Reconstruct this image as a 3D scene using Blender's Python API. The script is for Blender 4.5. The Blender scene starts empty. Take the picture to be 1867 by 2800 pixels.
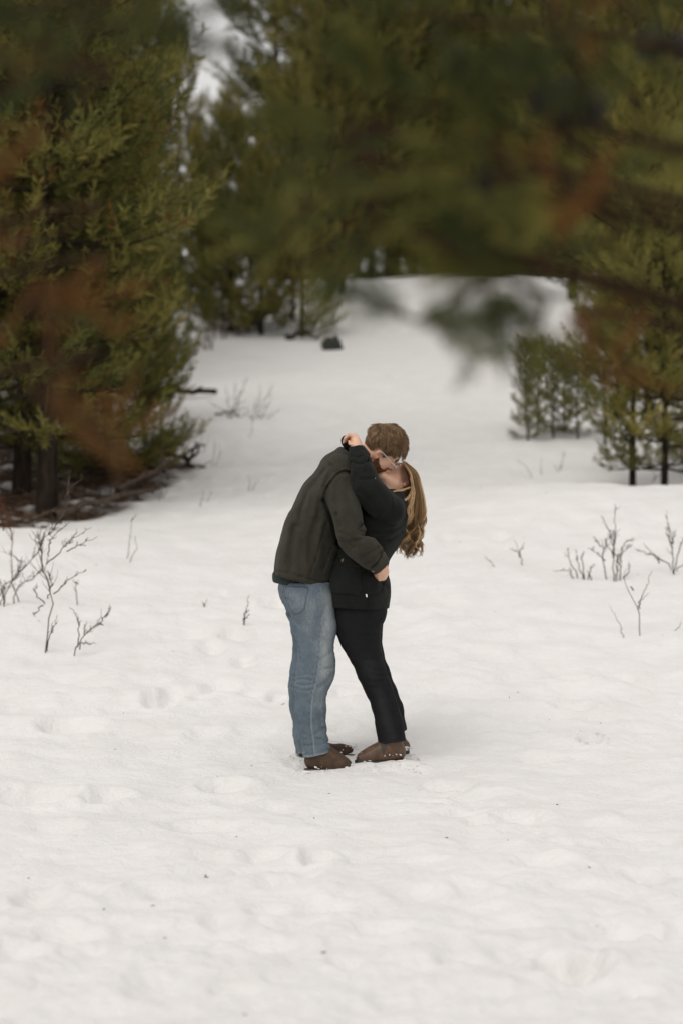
import bpy, math, random
import numpy as np

# ---------------------------------------------------------------- camera, world, sun, exposure
CZ = 1.234            # camera height over the snow where the couple stands
FP = 85.0 / 36.0 * 2800.0
D = 11.9              # distance of the couple
scene = bpy.context.scene
COL = scene.collection

cam_data = bpy.data.cameras.new("camera")
cam_data.sensor_fit = 'VERTICAL'
cam_data.sensor_height = 36.0
cam_data.sensor_width = 24.0
cam_data.lens = 85.0
cam_data.clip_start = 0.05
cam_data.clip_end = 2000.0
cam_data.dof.use_dof = True
cam_data.dof.focus_distance = D - 0.15
cam_data.dof.aperture_fstop = 1.9
cam = bpy.data.objects.new("camera", cam_data)
cam.location = (0.0, 0.0, CZ)
cam.rotation_euler = (math.radians(90.0), 0.0, 0.0)
COL.objects.link(cam)
scene.camera = cam

SUN_EL, SUN_AZ = math.radians(54.0), math.radians(208.0)   # from the left, veiled by cloud
world = bpy.data.worlds.new("World")
scene.world = world
world.use_nodes = True
wn = world.node_tree
for n in list(wn.nodes):
    wn.nodes.remove(n)
w_out = wn.nodes.new("ShaderNodeOutputWorld")
w_bg = wn.nodes.new("ShaderNodeBackground")
w_sky = wn.nodes.new("ShaderNodeTexSky")
w_sky.sky_type = 'NISHITA'
w_sky.sun_disc = False
w_sky.sun_elevation = SUN_EL
w_sky.sun_rotation = SUN_AZ
w_mix = wn.nodes.new("ShaderNodeMix")
w_mix.data_type = 'RGBA'
w_mix.inputs[0].default_value = 0.94           # closed cloud deck
w_tc = wn.nodes.new("ShaderNodeTexCoord")
w_noise = wn.nodes.new("ShaderNodeTexNoise")
w_noise.inputs["Scale"].default_value = 3.0
w_noise.inputs["Detail"].default_value = 3.0
w_ramp = wn.nodes.new("ShaderNodeValToRGB")
w_ramp.color_ramp.elements[0].position = 0.25
w_ramp.color_ramp.elements[0].color = (0.715, 0.690, 0.668, 1)
w_ramp.color_ramp.elements[1].position = 0.8
w_ramp.color_ramp.elements[1].color = (0.875, 0.845, 0.818, 1)
w_gain = wn.nodes.new("ShaderNodeVectorMath")
w_gain.operation = 'SCALE'
w_gain.inputs["Scale"].default_value = 10.0
wn.links.new(w_tc.outputs["Generated"], w_noise.inputs["Vector"])
wn.links.new(w_noise.outputs["Fac"], w_ramp.inputs["Fac"])
wn.links.new(w_ramp.outputs["Color"], w_gain.inputs[0])
wn.links.new(w_sky.outputs["Color"], w_mix.inputs[6])
wn.links.new(w_gain.outputs["Vector"], w_mix.inputs[7])
wn.links.new(w_mix.outputs[2], w_bg.inputs["Color"])
w_bg.inputs["Strength"].default_value = 0.1
wn.links.new(w_bg.outputs["Background"], w_out.inputs["Surface"])

sun_data = bpy.data.lights.new("sun", 'SUN')
sun_data.energy = 1.35
sun_data.angle = math.radians(40.0)
sun_data.color = (1.0, 0.96, 0.9)
sun = bpy.data.objects.new("sun", sun_data)
COL.objects.link(sun)
_sd = (math.sin(SUN_AZ) * math.cos(SUN_EL), math.cos(SUN_AZ) * math.cos(SUN_EL), math.sin(SUN_EL))
import mathutils
sun.rotation_euler = mathutils.Vector(_sd).to_track_quat('Z', 'Y').to_euler()
sun.location = (0, 0, 30)

scene.view_settings.view_transform = 'Standard'
scene.view_settings.look = 'None'
scene.view_settings.exposure = 0.0
scene.view_settings.gamma = 1.0
scene.view_settings.use_curve_mapping = False
scene.cycles.max_bounces = 6
scene.cycles.diffuse_bounces = 3
scene.cycles.glossy_bounces = 2
scene.cycles.transparent_max_bounces = 8
scene.cycles.use_denoising = True
scene.cycles.use_adaptive_sampling = True
scene.cycles.adaptive_threshold = 0.01

# ---------------------------------------------------------------- helpers
def P(px, py, y):
    """A point of the place, from its position in the photograph (1867 x 2800) and its distance."""
    return np.array([(px - 933.5) / FP * y, y, CZ + (1400.0 - py) / FP * y])

def link(name, verts, faces, mats, parent=None, smooth=True, face_mat=None, attrs=None, face_attrs=None):
    """One mesh object. faces: (n,3) / (n,4) int array, or a list of such arrays."""
    if not isinstance(faces, (list, tuple)):
        faces = [faces]
    faces = [np.asarray(f, dtype=np.int32) for f in faces if len(f)]
    verts = np.asarray(verts, dtype=np.float32)
    me = bpy.data.meshes.new(name)
    me.vertices.add(len(verts))
    me.vertices.foreach_set("co", verts.ravel())
    loops = np.concatenate([f.ravel() for f in faces])
    sizes = np.concatenate([np.full(len(f), f.shape[1], dtype=np.int32) for f in faces])
    starts = np.concatenate([[0], np.cumsum(sizes)[:-1]]).astype(np.int32)
    me.loops.add(len(loops))
    me.loops.foreach_set("vertex_index", loops)
    me.polygons.add(len(sizes))
    me.polygons.foreach_set("loop_start", starts)
    me.polygons.foreach_set("use_smooth", np.full(len(sizes), bool(smooth)))
    if not isinstance(mats, (list, tuple)):
        mats = [mats]
    for m in mats:
        me.materials.append(m)
    if face_mat is not None:
        me.polygons.foreach_set("material_index", np.asarray(face_mat, dtype=np.int32))
    for k, v in (attrs or {}).items():
        a = me.attributes.new(k, 'FLOAT', 'POINT')
        a.data.foreach_set("value", np.asarray(v, dtype=np.float32))
    for k, v in (face_attrs or {}).items():
        a = me.attributes.new(k, 'FLOAT', 'FACE')
        a.data.foreach_set("value", np.asarray(v, dtype=np.float32))
    me.update(calc_edges=True)
    ob = bpy.data.objects.new(name, me)
    COL.objects.link(ob)
    if parent is not None:
        ob.parent = parent
    return ob

def empty(name, loc, label, cat, group=None):
    o = bpy.data.objects.new(name, None)
    o.location = tuple(float(v) for v in loc)
    o.empty_display_size = 0.2
    COL.objects.link(o)
    return tag(o, label, cat, group)

def tag(o, label=None, cat=None, group=None, kind=None):
    for k, v in (("label", label), ("category", cat), ("group", group), ("kind", kind)):
        if v:
            o[k] = v
    return o

def tubes(pts, rad, sides=3, close=True):
    """pts (n,k,3), rad (k,) or (n,k): n tapered tubes in one set of arrays."""
    pts = np.asarray(pts, dtype=np.float64)
    n, k, _ = pts.shape
    rad = np.broadcast_to(np.asarray(rad, dtype=np.float64), (n, k))
    t = np.gradient(pts, axis=1)
    t /= np.linalg.norm(t, axis=2, keepdims=True) + 1e-9
    m = t.mean(axis=1)
    ref = np.where(np.abs(m[:, 2:3]) > 0.8 * np.linalg.norm(m, axis=1, keepdims=True), np.array([[1.0, 0.1, 0]]), np.array([[0.05, 0.1, 1.0]]))
    a = np.cross(t, ref[:, None, :]); a /= np.linalg.norm(a, axis=2, keepdims=True) + 1e-9
    b = np.cross(t, a)
    th = np.arange(sides) / sides * 2 * math.pi
    ring = a[:, :, None, :] * np.cos(th)[None, None, :, None] + b[:, :, None, :] * np.sin(th)[None, None, :, None]
    v = pts[:, :, None, :] + ring * rad[:, :, None, None]
    idx = np.arange(n * k * sides).reshape(n, k, sides)
    nx = np.roll(idx, -1, axis=2)
    q = np.stack([idx[:, :-1], nx[:, :-1], nx[:, 1:], idx[:, 1:]], axis=-1).reshape(-1, 4)
    return v.reshape(-1, 3), q

class Soup:
    """Collects vertex / face arrays."""
    def __init__(self):
        self.v, self.f3, self.f4, self.n = [], [], [], 0
        self.t3, self.t4 = [], []
    def add(self, v, f, tint=0.5):
        v = np.asarray(v); f = np.asarray(f)
        tint = np.broadcast_to(np.asarray(tint, dtype=np.float32), (len(f),))
        if f.shape[1] == 3:
            self.f3.append(f + self.n); self.t3.append(tint)
        else:
            self.f4.append(f + self.n); self.t4.append(tint)
        self.v.append(v); self.n += len(v)
    def tube(self, pts, rad, sides=5, tint=0.5):
        v, f = tubes(np.asarray(pts)[None], np.asarray(rad)[None], sides)
        self.add(v, f, tint)
    def arrays(self):
        faces = []; tint = []
        if self.f3: faces.append(np.concatenate(self.f3)); tint.append(np.concatenate(self.t3))
        if self.f4: faces.append(np.concatenate(self.f4)); tint.append(np.concatenate(self.t4))
        return np.concatenate(self.v), faces, np.concatenate(tint)
    def link(self, name, mats, parent=None, smooth=True):
        v, f, t = self.arrays()
        return link(name, v, f, mats, parent, smooth, face_attrs={"tint": t})

def spline(pts, n):
    """Catmull-Rom through pts, n samples."""
    p = np.asarray(pts, dtype=np.float64)
    if len(p) == 2:
        t = np.linspace(0, 1, n)[:, None]
        return p[0] * (1 - t) + p[1] * t
    q = np.vstack([2 * p[0] - p[1], p, 2 * p[-1] - p[-2]])
    seg = len(p) - 1
    u = np.linspace(0, seg, n)
    i = np.minimum(u.astype(int), seg - 1)
    t = (u - i)[:, None]
    p0, p1, p2, p3 = q[i], q[i + 1], q[i + 2], q[i + 3]
    return 0.5 * (2 * p1 + (p2 - p0) * t + (2 * p0 - 5 * p1 + 4 * p2 - p3) * t ** 2 + (3 * p1 - p0 - 3 * p2 + p3) * t ** 3)

_pr = np.random.default_rng(5)
_perm = _pr.permutation(512)
_grad = _pr.normal(size=(512, 3)); _grad /= np.linalg.norm(_grad, axis=1, keepdims=True)
def noise2(x, y, seed=0):
    """Gradient noise, about -0.7..0.7"""
    x = np.asarray(x, dtype=np.float64); y = np.asarray(y, dtype=np.float64)
    xi = np.floor(x).astype(np.int64); yi = np.floor(y).astype(np.int64)
    xf = x - xi; yf = y - yi
    u = xf ** 3 * (xf * (xf * 6 - 15) + 10); v = yf ** 3 * (yf * (yf * 6 - 15) + 10)
    def g(i, j):
        h = _perm[(_perm[(i + seed * 17) & 511] + j) & 511]
        return _grad[h]
    def dot(i, j, a, b):
        k = g(i, j)
        return k[..., 0] * a + k[..., 1] * b
    a = dot(xi, yi, xf, yf); b = dot(xi + 1, yi, xf - 1, yf)
    c = dot(xi, yi + 1, xf, yf - 1); d = dot(xi + 1, yi + 1, xf - 1, yf - 1)
    return (a * (1 - u) + b * u) * (1 - v) + (c * (1 - u) + d * u) * v

def noise3(p, seed=0):
    p = np.asarray(p, dtype=np.float64)
    i = np.floor(p).astype(np.int64); f = p - i
    w = f * f * f * (f * (f * 6 - 15) + 10)
    out = np.zeros(p.shape[:-1])
    for dx in (0, 1):
        for dy in (0, 1):
            for dz in (0, 1):
                h = _perm[(_perm[(_perm[(i[..., 0] + dx + seed * 13) & 511] + i[..., 1] + dy) & 511] + i[..., 2] + dz) & 511]
                g = _grad[h]
                d = g[..., 0] * (f[..., 0] - dx) + g[..., 1] * (f[..., 1] - dy) + g[..., 2] * (f[..., 2] - dz)
                out += d * (w[..., 0] if dx else 1 - w[..., 0]) * (w[..., 1] if dy else 1 - w[..., 1]) * (w[..., 2] if dz else 1 - w[..., 2])
    return out

# ---------------------------------------------------------------- materials
def new_mat(name):
    m = bpy.data.materials.new(name)
    m.use_nodes = True
    nt = m.node_tree
    b = nt.nodes["Principled BSDF"]
    return m, nt, b

def noise_node(nt, scale, detail=3.0, rough=0.55, coord="Object", stretch=None):
    tc = nt.nodes.new("ShaderNodeTexCoord")
    n = nt.nodes.new("ShaderNodeTexNoise")
    n.inputs["Scale"].default_value = scale
    n.inputs["Detail"].default_value = detail
    n.inputs["Roughness"].default_value = rough
    if stretch:
        mp = nt.nodes.new("ShaderNodeMapping")
        mp.inputs["Scale"].default_value = stretch
        nt.links.new(tc.outputs[coord], mp.inputs["Vector"])
        nt.links.new(mp.outputs["Vector"], n.inputs["Vector"])
    else:
        nt.links.new(tc.outputs[coord], n.inputs["Vector"])
    return n.outputs["Fac"]

def ramp(nt, fac, stops):
    r = nt.nodes.new("ShaderNodeValToRGB")
    el = r.color_ramp.elements
    while len(el) < len(stops):
        el.new(0.5)
    for e, (p, c) in zip(el, stops):
        e.position = p; e.color = (*c, 1)
    nt.links.new(fac, r.inputs["Fac"])
    return r.outputs["Color"]

def mixc(nt, fac, a, b, blend='MIX'):
    m = nt.nodes.new("ShaderNodeMix")
    m.data_type = 'RGBA'; m.blend_type = blend
    for s, v in ((0, fac), (6, a), (7, b)):
        if isinstance(v, (int, float)):
            m.inputs[s].default_value = v
        elif isinstance(v, tuple):
            m.inputs[s].default_value = (*v, 1)
        else:
            nt.links.new(v, m.inputs[s])
    return m.outputs[2]

def attr(nt, name):
    a = nt.nodes.new("ShaderNodeAttribute"); a.attribute_name = name
    return a.outputs["Fac"]

def bump(nt, b, fac, strength=0.3, dist=0.01):
    n = nt.nodes.new("ShaderNodeBump")
    n.inputs["Strength"].default_value = strength
    n.inputs["Distance"].default_value = dist
    nt.links.new(fac, n.inputs["Height"])
    nt.links.new(n.outputs["Normal"], b.inputs["Normal"])

def simple(name, col, rough=0.7, metal=0.0, nscale=None, var=0.25, bumps=None, sheen=0.0, spec=0.5, stretch=None):
    m, nt, b = new_mat(name)
    b.inputs["Roughness"].default_value = rough
    b.inputs["Metallic"].default_value = metal
    b.inputs["Specular IOR Level"].default_value = spec
    if sheen:
        b.inputs["Sheen Weight"].default_value = sheen
        b.inputs["Sheen Roughness"].default_value = 0.6
    if nscale:
        f = noise_node(nt, nscale, 4.0, 0.6, stretch=stretch)
        lo = tuple(c * (1 - var) for c in col); hi = tuple(min(1, c * (1 + var)) for c in col)
        nt.links.new(ramp(nt, f, [(0.3, lo), (0.7, hi)]), b.inputs["Base Color"])
        if bumps:
            bump(nt, b, f, *bumps)
    else:
        b.inputs["Base Color"].default_value = (*col, 1)
    return m
# ---------------------------------------------------------------- the snow slope
_py = np.array([-60, -10, 0, 5, 8, 10, 11, 11.9, 13, 14.5, 17, 20, 24, 28, 33, 38, 41, 43, 46, 60, 90, 150, 300, 900])
_pz = np.array([-3.5, -.75, -.42, -.33, -.24, -.14, -.08, 0, .17, .42, .80, 1.25, 1.85, 2.7, 3.62, 4.6, 5.15, 5.36, 5.5, 5.9, 7.3, 12, 25, 60.])
_fy = np.arange(-60, 900, .1)
_fz = np.interp(_fy, _py, _pz)
_ker = np.exp(-(np.arange(-14, 15) / 7.0) ** 2); _ker /= _ker.sum()
_fz2 = np.convolve(np.pad(_fz, 14, mode='edge'), _ker, mode='valid')
_off = np.interp(11.9, _fy, _fz2)
_fz2 = _fz2 - _off

def sig(x):
    return 1.0 / (1.0 + np.exp(-np.clip(x, -40, 40)))

DENTS = []     # x, y, rx, ry, depth
def ground_base(x, y):
    x = np.asarray(x, dtype=np.float64); y = np.asarray(y, dtype=np.float64)
    z = np.interp(y, _fy, _fz2)
    # right bank with a crest, and the hollow the young pines stand in behind it
    r = sig((x - 1.05 - 0.15 * (y - 20)) / 0.28)
    z = z + r * (0.17 * np.exp(-((y - 20.0) / 1.5) ** 2) - 0.13 * np.exp(-((y - 22.4) / 1.1) ** 2))
    # left crest in front of the bare needle ground
    l = sig((-1.75 - x) / 0.25)
    z = z + l * (0.13 * np.exp(-((y - 17.9) / 1.3) ** 2) - 0.06 * np.exp(-((y - 19.6) / 0.7) ** 2))
    # banks beside the track
    z = z + 0.35 * sig((np.abs(x + 0.2) - 5.5) / 0.9) * sig((y - 24) / 3)
    z = z + 0.13 * np.exp(-(((x - 1.9) / 1.5) ** 2 + ((y - 41.5) / 1.6) ** 2))
    z = z + 0.06 * np.exp(-(((x + 0.9) / 0.8) ** 2 + ((y - 40.8) / 1.4) ** 2))
    # gentle swells
    far = np.clip((y - 9) / 20, 0.15, 1.0)
    z = z + 0.16 * far * noise2(x * 0.33 + 3.1, y * 0.2, 1) + 0.05 * noise2(x * 0.8, y * 0.6 + 7, 2) * np.clip((np.hypot(x - .1, y - 11.9) - .5) / 1.5, 0.1, 1)
    return z

def march(px, py, y0=6.0):
    """Where the sight line of a spot in the photograph meets the snow."""
    ys = np.arange(y0, 60, 0.02)
    x = (px - 933.5) / FP * ys
    ray = CZ + (1400.0 - py) / FP * ys
    hit = np.nonzero(ground_base(x, ys) >= ray)[0]
    i = hit[0] if len(hit) else len(ys) - 1
    return x[i], ys[i]

for (px, py, rx, ry, dp) in [(638, 1731, .07, .12, .05), (590, 1765, .09, .10, .045), (668, 1812, .06, .1, .05), (600, 1880, .08, .11, .04),
                             (1565, 1856, .09, .10, .07), (1710, 1853, .06, .07, .035), (1560, 1930, .10, .09, .05), (1612, 2032, .05, .06, .09),
                             (90, 2185, .16, .14, .085), (620, 2152, .10, .12, .06), (440, 1915, .08, .12, .05), (475, 1895, .06, .1, .04), (190, 1988, .14, .12, .05),
                             (300, 2180, .09, .1, .045), (1060, 1990, .05, .06, .03), (935, 1985, .06, .06, .035), (870, 2345, .06, .1, .05), (560, 2260, .14, .1, .03),
                             (980, 2090, .10, .05, .02), (1220, 2150, .10, .08, .03), (1260, 2215, .08, .08, .035), (1350, 2240, .1, .08, .03),
                             (1560, 2640, .10, .12, .06), (1610, 2618, .05, .05, .04), (1830, 2550, .07, .08, .03), (1040, 2540, .09, .08, .02), (740, 2580, .10, .08, .02),
                             (1480, 2350, .10, .09, .025), (1180, 2190, .2, .03, .015), (690, 1900, .06, .06, .03), (760, 1905, .05, .06, .03),
                             (560, 2010, .09, .1, .02), (1330, 1985, .1, .1, .02), (1470, 2070, .09, .1, .025), (150, 2260, .1, .1, .02), (480, 2440, .1, .1, .02),
                             (1130, 2440, .09, .11, .03), (720, 2330, .09, .11, .03), (240, 2440, .08, .1, .025), (880, 2480, .1, .1, .025), (660, 2700, .09, .07, .025), (1750, 2720, .05, .05, .03)]:
    _x, _y = march(px, py)
    DENTS.append((_x, _y, rx, ry, dp))
_dr = np.random.default_rng(11)
for _k in range(70):        # older, half-filled prints up the track and in the trampled snow in front
    if _k < 40:
        yy = _dr.uniform(12.6, 36); xx = -0.15 + 0.03 * (yy - 12) + _dr.normal() * (0.35 + .012 * yy)
    else:
        yy = _dr.uniform(6.2, 11.2); xx = _dr.uniform(-.15, .15) * yy
    DENTS.append((xx, yy, _dr.uniform(.05, .1), _dr.uniform(.07, .14), _dr.uniform(.012, .035)))
# ... the hollows the feet have pressed
FEET = [(-.08, 11.78, -.014), (-.02, 12.03, .026), (.13, 11.80, .024), (.25, 11.80, .026), (.27, 12.0, .05)]

def ground(x, y, fine=True):
    z = ground_base(x, y)
    if not fine:
        return z
    near = np.clip(1.25 - np.abs(y - 11) / 22, 0.1, 1)
    rough = 0.35 + 0.65 * sig((noise2(x * .5 + 9, y * .4, 9) + .12) * 9)
    z = z + near * (0.060 * noise2(x * 2.0, y * 1.7, 3) * rough + 0.042 * noise2(x * 4.6 + 1, y * 3.4, 4) * rough + 0.014 * noise2(x * 10, y * 8, 5) * rough)
    # wind-set ripples, each slightly overhanging to one side
    q = noise2(x * 1.4 + 5, y * 3.2, 6)
    z = z - near * 0.034 * np.abs(q) * rough - near * .022 * np.abs(noise2(x * 3.1 + 2, y * 6.0, 16)) * rough
    # trampled, crusty snow in front of the couple
    tr = sig((9.6 - y) / 0.8)
    z = z + tr * (0.020 * noise2(x * 9, y * 6, 7) + 0.011 * noise2(x * 21, y * 15, 8))
    # a scuffed trail leading off to the lower right
    tx = 0.16 + (11.95 - y) * 0.42
    trail = np.exp(-((x - tx) / 0.16) ** 2) * sig((12.1 - y) / .15)
    z = z + trail * (-0.012 + 0.022 * noise2(x * 13, y * 9, 12) + 0.012 * noise2(x * 27, y * 20, 13))
    # scuffed round the feet
    sc = np.exp(-((x - 0.06) / 0.5) ** 2 - ((y - 11.9) / 0.42) ** 2)
    z = z + sc * (0.016 * noise2(x * 14, y * 9, 14) + 0.009 * noise2(x * 30, y * 22, 15))
    wsum = np.zeros(x.shape); tz_ = np.zeros(x.shape)
    for (fx, fy, ft) in FEET:
        w = np.exp(-((x - fx) / .15) ** 2 - ((y - fy) / .07) ** 2)
        wsum = wsum + w; tz_ = tz_ + w * ft
    k = np.clip(wsum, 0, 1) * .92
    z = z * (1 - k) + k * (tz_ / np.maximum(wsum, 1e-6) + (z - ground_base(x, y)) * .5)
    for (dx, dy, rx, ry, dp) in DENTS:
        m = (np.abs(y - dy) < ry * 3.2) & (np.abs(x - dx) < rx * 3.2)
        if m.any():
            xm, ym = x[m], y[m]
            wob = 1 + .35 * noise2(xm * 14, ym * 10, 21)
            q = (((xm - dx) / rx) ** 2 + ((ym - dy) / ry) ** 2) * wob
            z[m] += -1.3 * dp * np.exp(-q ** 1.6 * .9) + 0.3 * dp * np.exp(-(np.sqrt(q) - 1.6) ** 2 / .16)
    return z

def litter_mask(x, y):
    """Bare brown needle ground beneath the pines on the left."""
    edge = np.interp(y, [17.8, 18.4, 18.9, 20.2, 21.0, 22.2, 22.9, 23.6, 25, 27], [-9, -3.2, -2.62, -2.02, -1.72, -1.5, -1.36, -1.75, -2.6, -9])
    e = (edge - x) * 4.0 + 1.1 * noise2(x * 3, y * 1.6, 31) + 0.7 * noise2(x * 8, y * 4, 32)
    patch = noise2(x * 2.6 + 4, y * 1.7, 33) + .5 * noise2(x * 7, y * 4.5, 34)
    return sig(e * 5) * sig((0.22 - patch) * 14)

ys = np.concatenate([np.arange(-40, 0, 4.0), np.arange(0, 5.8, .2), np.arange(5.8, 14, .027), np.arange(14, 30, .08), np.arange(30, 47, .17), 47 + 2.0 * (1.12 ** np.arange(0, 34) - 1) / .12])
u_in = np.linspace(-1, 1, 300)
u_out = 1 + 1.5 * (1.17 ** np.arange(1, 21) - 1)
us = np.concatenate([-u_out[::-1], u_in, u_out])
GX = us[None, :] * (0.165 * np.maximum(ys, 6.0))[:, None]
GY = np.repeat(ys[:, None], len(us), axis=1)
GZ = ground(GX, GY)
LM = litter_mask(GX, GY)
GZ = GZ - 0.035 * LM
nr, nc = GX.shape
gi = np.arange(nr * nc).reshape(nr, nc)
gq = np.stack([gi[:-1, :-1], gi[:-1, 1:], gi[1:, 1:], gi[1:, :-1]], axis=-1).reshape(-1, 4)

snow, nt, b = new_mat("snow")
f1 = noise_node(nt, 3.0, 5.0, 0.6)
f2 = noise_node(nt, 55.0, 5.0, 0.7)
snow_c = ramp(nt, f1, [(0.3, (0.80, 0.79, 0.775)), (0.7, (0.86, 0.85, 0.84))])
lit_c = ramp(nt, noise_node(nt, 26.0, 6.0, 0.75), [(0.25, (0.012, 0.008, 0.005)), (0.5, (0.06, 0.032, 0.016)), (0.62, (0.13, 0.065, 0.03)), (0.8, (0.2, 0.13, 0.08))])
nt.links.new(mixc(nt, attr(nt, "litter"), snow_c, lit_c), b.inputs["Base Color"])
b.inputs["Roughness"].default_value = 0.65
b.inputs["Specular IOR Level"].default_value = 0.25
f3 = noise_node(nt, 11.0, 7.0, 0.68)
n1 = nt.nodes.new("ShaderNodeBump"); n1.inputs["Strength"].default_value = 0.8; n1.inputs["Distance"].default_value = 0.035
nt.links.new(f3, n1.inputs["Height"])
n2 = nt.nodes.new("ShaderNodeBump"); n2.inputs["Strength"].default_value = 0.35; n2.inputs["Distance"].default_value = 0.012
nt.links.new(f2, n2.inputs["Height"]); nt.links.new(n1.outputs["Normal"], n2.inputs["Normal"])
nt.links.new(n2.outputs["Normal"], b.inputs["Normal"])
g = link("snow_ground", np.stack([GX, GY, GZ], -1).reshape(-1, 3), gq, snow, attrs={"litter": LM.ravel()})
g["kind"] = "structure"

# ---------------------------------------------------------------- bark, needles
def needle_material(name, stops, trans=0.16):
    m, nt, b = new_mat(name)
    col = ramp(nt, attr(nt, "tint"), stops)
    n = noise_node(nt, 1.1, 2.0)
    col2 = mixc(nt, 1.0, col, ramp(nt, n, [(0.3, (0.78, 0.8, 0.8)), (0.7, (1.2, 1.15, 1.0))]), 'MULTIPLY')
    nt.links.new(col2, b.inputs["Base Color"])
    b.inputs["Roughness"].default_value = 0.6
    b.inputs["Specular IOR Level"].default_value = 0.15
    tr = nt.nodes.new("ShaderNodeBsdfTranslucent")
    nt.links.new(col2, tr.inputs["Color"])
    mx = nt.nodes.new("ShaderNodeMixShader")
    mx.inputs[0].default_value = trans
    nt.links.new(b.outputs["BSDF"], mx.inputs[1])
    nt.links.new(tr.outputs["BSDF"], mx.inputs[2])
    nt.links.new(mx.outputs["Shader"], nt.nodes["Material Output"].inputs["Surface"])
    return m
GREEN = [(0.0, (0.038, 0.047, 0.015)), (0.35, (0.098, 0.102, 0.028)), (0.7, (0.180, 0.168, 0.045)), (0.93, (0.26, 0.225, 0.066)), (0.945, (0.135, 0.070, 0.024)), (1.0, (0.185, 0.082, 0.024))]
needles = needle_material("pine_needles", GREEN)

def bark_material(name, lo, hi):
    m, nt, b = new_mat(name)
    f = noise_node(nt, 9.0, 6.0, 0.7, stretch=(3, 3, 0.5))
    nt.links.new(ramp(nt, f, [(0.35, lo), (0.65, hi)]), b.inputs["Base Color"])
    b.inputs["Roughness"].default_value = 0.95
    b.inputs["Specular IOR Level"].default_value = 0.08
    bump(nt, b, f, 0.8, 0.02)
    return m
bark = bark_material("pine_bark", (0.010, 0.008, 0.006), (0.048, 0.036, 0.027))
bark_rust = bark_material("peeling_bark", (0.10, 0.055, 0.03), (0.34, 0.20, 0.115))
twig_grey = bark_material("grey_twig", (0.05, 0.038, 0.028), (0.15, 0.118, 0.094))
twig_red = bark_material("red_twig", (0.07, 0.025, 0.014), (0.19, 0.075, 0.045))

def shoot_proto(n, seed, spread=(28, 62), nl=(.26, .40), w=.014, curve=.3):
    """A bottle-brush shoot along +z, length 1; every needle is a thin two-triangle blade."""
    r = np.random.default_rng(seed)
    t = np.sort(r.uniform(0.02, 1.0, n) ** 0.85)
    ph = r.uniform(0, 2 * math.pi, n)
    el = np.radians(r.uniform(*spread, n)) * (1 - .45 * np.clip((t - .7) / .3, 0, 1))
    L = r.uniform(*nl, n)
    rd = np.stack([np.cos(ph), np.sin(ph), np.zeros(n)], 1)
    d = rd * np.sin(el)[:, None] + np.array([0, 0, 1.0]) * np.cos(el)[:, None]
    tang = np.cross(d, r.normal(size=(n, 3))); tang /= np.linalg.norm(tang, axis=1, keepdims=True)
    base = np.stack([np.zeros(n), np.zeros(n), t], 1)
    mid = base + d * (L * .5)[:, None] + tang * w
    tip = base + d * L[:, None] + np.array([0, 0, 1.0]) * (L * curve * .25)[:, None]
    b2 = base - tang * w * .5 + d * .04
    v = np.stack([base, mid, tip, b2], 1).reshape(-1, 3)
    i = np.arange(n)[:, None] * 4
    return v, np.concatenate([i + np.array([[0, 1, 2]]), i + np.array([[0, 2, 3]])])

PROTOS = [shoot_proto(28, 100 + k, w=.026) for k in range(4)]
PROTOS_FAR = [shoot_proto(17, 300 + k, w=.038) for k in range(4)]
PROTOS_FINE = [shoot_proto(80, 200 + k, spread=(20, 48), nl=(.20, .33), w=.009) for k in range(4)]

def place_shoots(soup, pos, dirs, scale, tint, rng, protos=PROTOS, thick=1.0):
    pos = np.asarray(pos); dirs = np.asarray(dirs); scale = np.asarray(scale); tint = np.asarray(tint)
    dirs = dirs / (np.linalg.norm(dirs, axis=1, keepdims=True) + 1e-9)
    ref = rng.normal(size=dirs.shape)
    a = np.cross(dirs, ref); a /= np.linalg.norm(a, axis=1, keepdims=True) + 1e-9
    bb = np.cross(dirs, a)
    which = rng.integers(0, len(protos), len(pos))
    for k, (pv, pf) in enumerate(protos):
        s = np.nonzero(which == k)[0]
        if not len(s):
            continue
        M = np.stack([a[s] * thick, bb[s] * thick, dirs[s]], axis=1)
        v = np.einsum('vk,nkj->nvj', pv, M) * scale[s][:, None, None] + pos[s][:, None, :]
        f = (pf[None] + (np.arange(len(s)) * len(pv))[:, None, None]).reshape(-1, 3)
        t = np.repeat(np.clip(tint[s], 0, 1), len(pf))
        soup.add(v.reshape(-1, 3), f, t)

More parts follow.
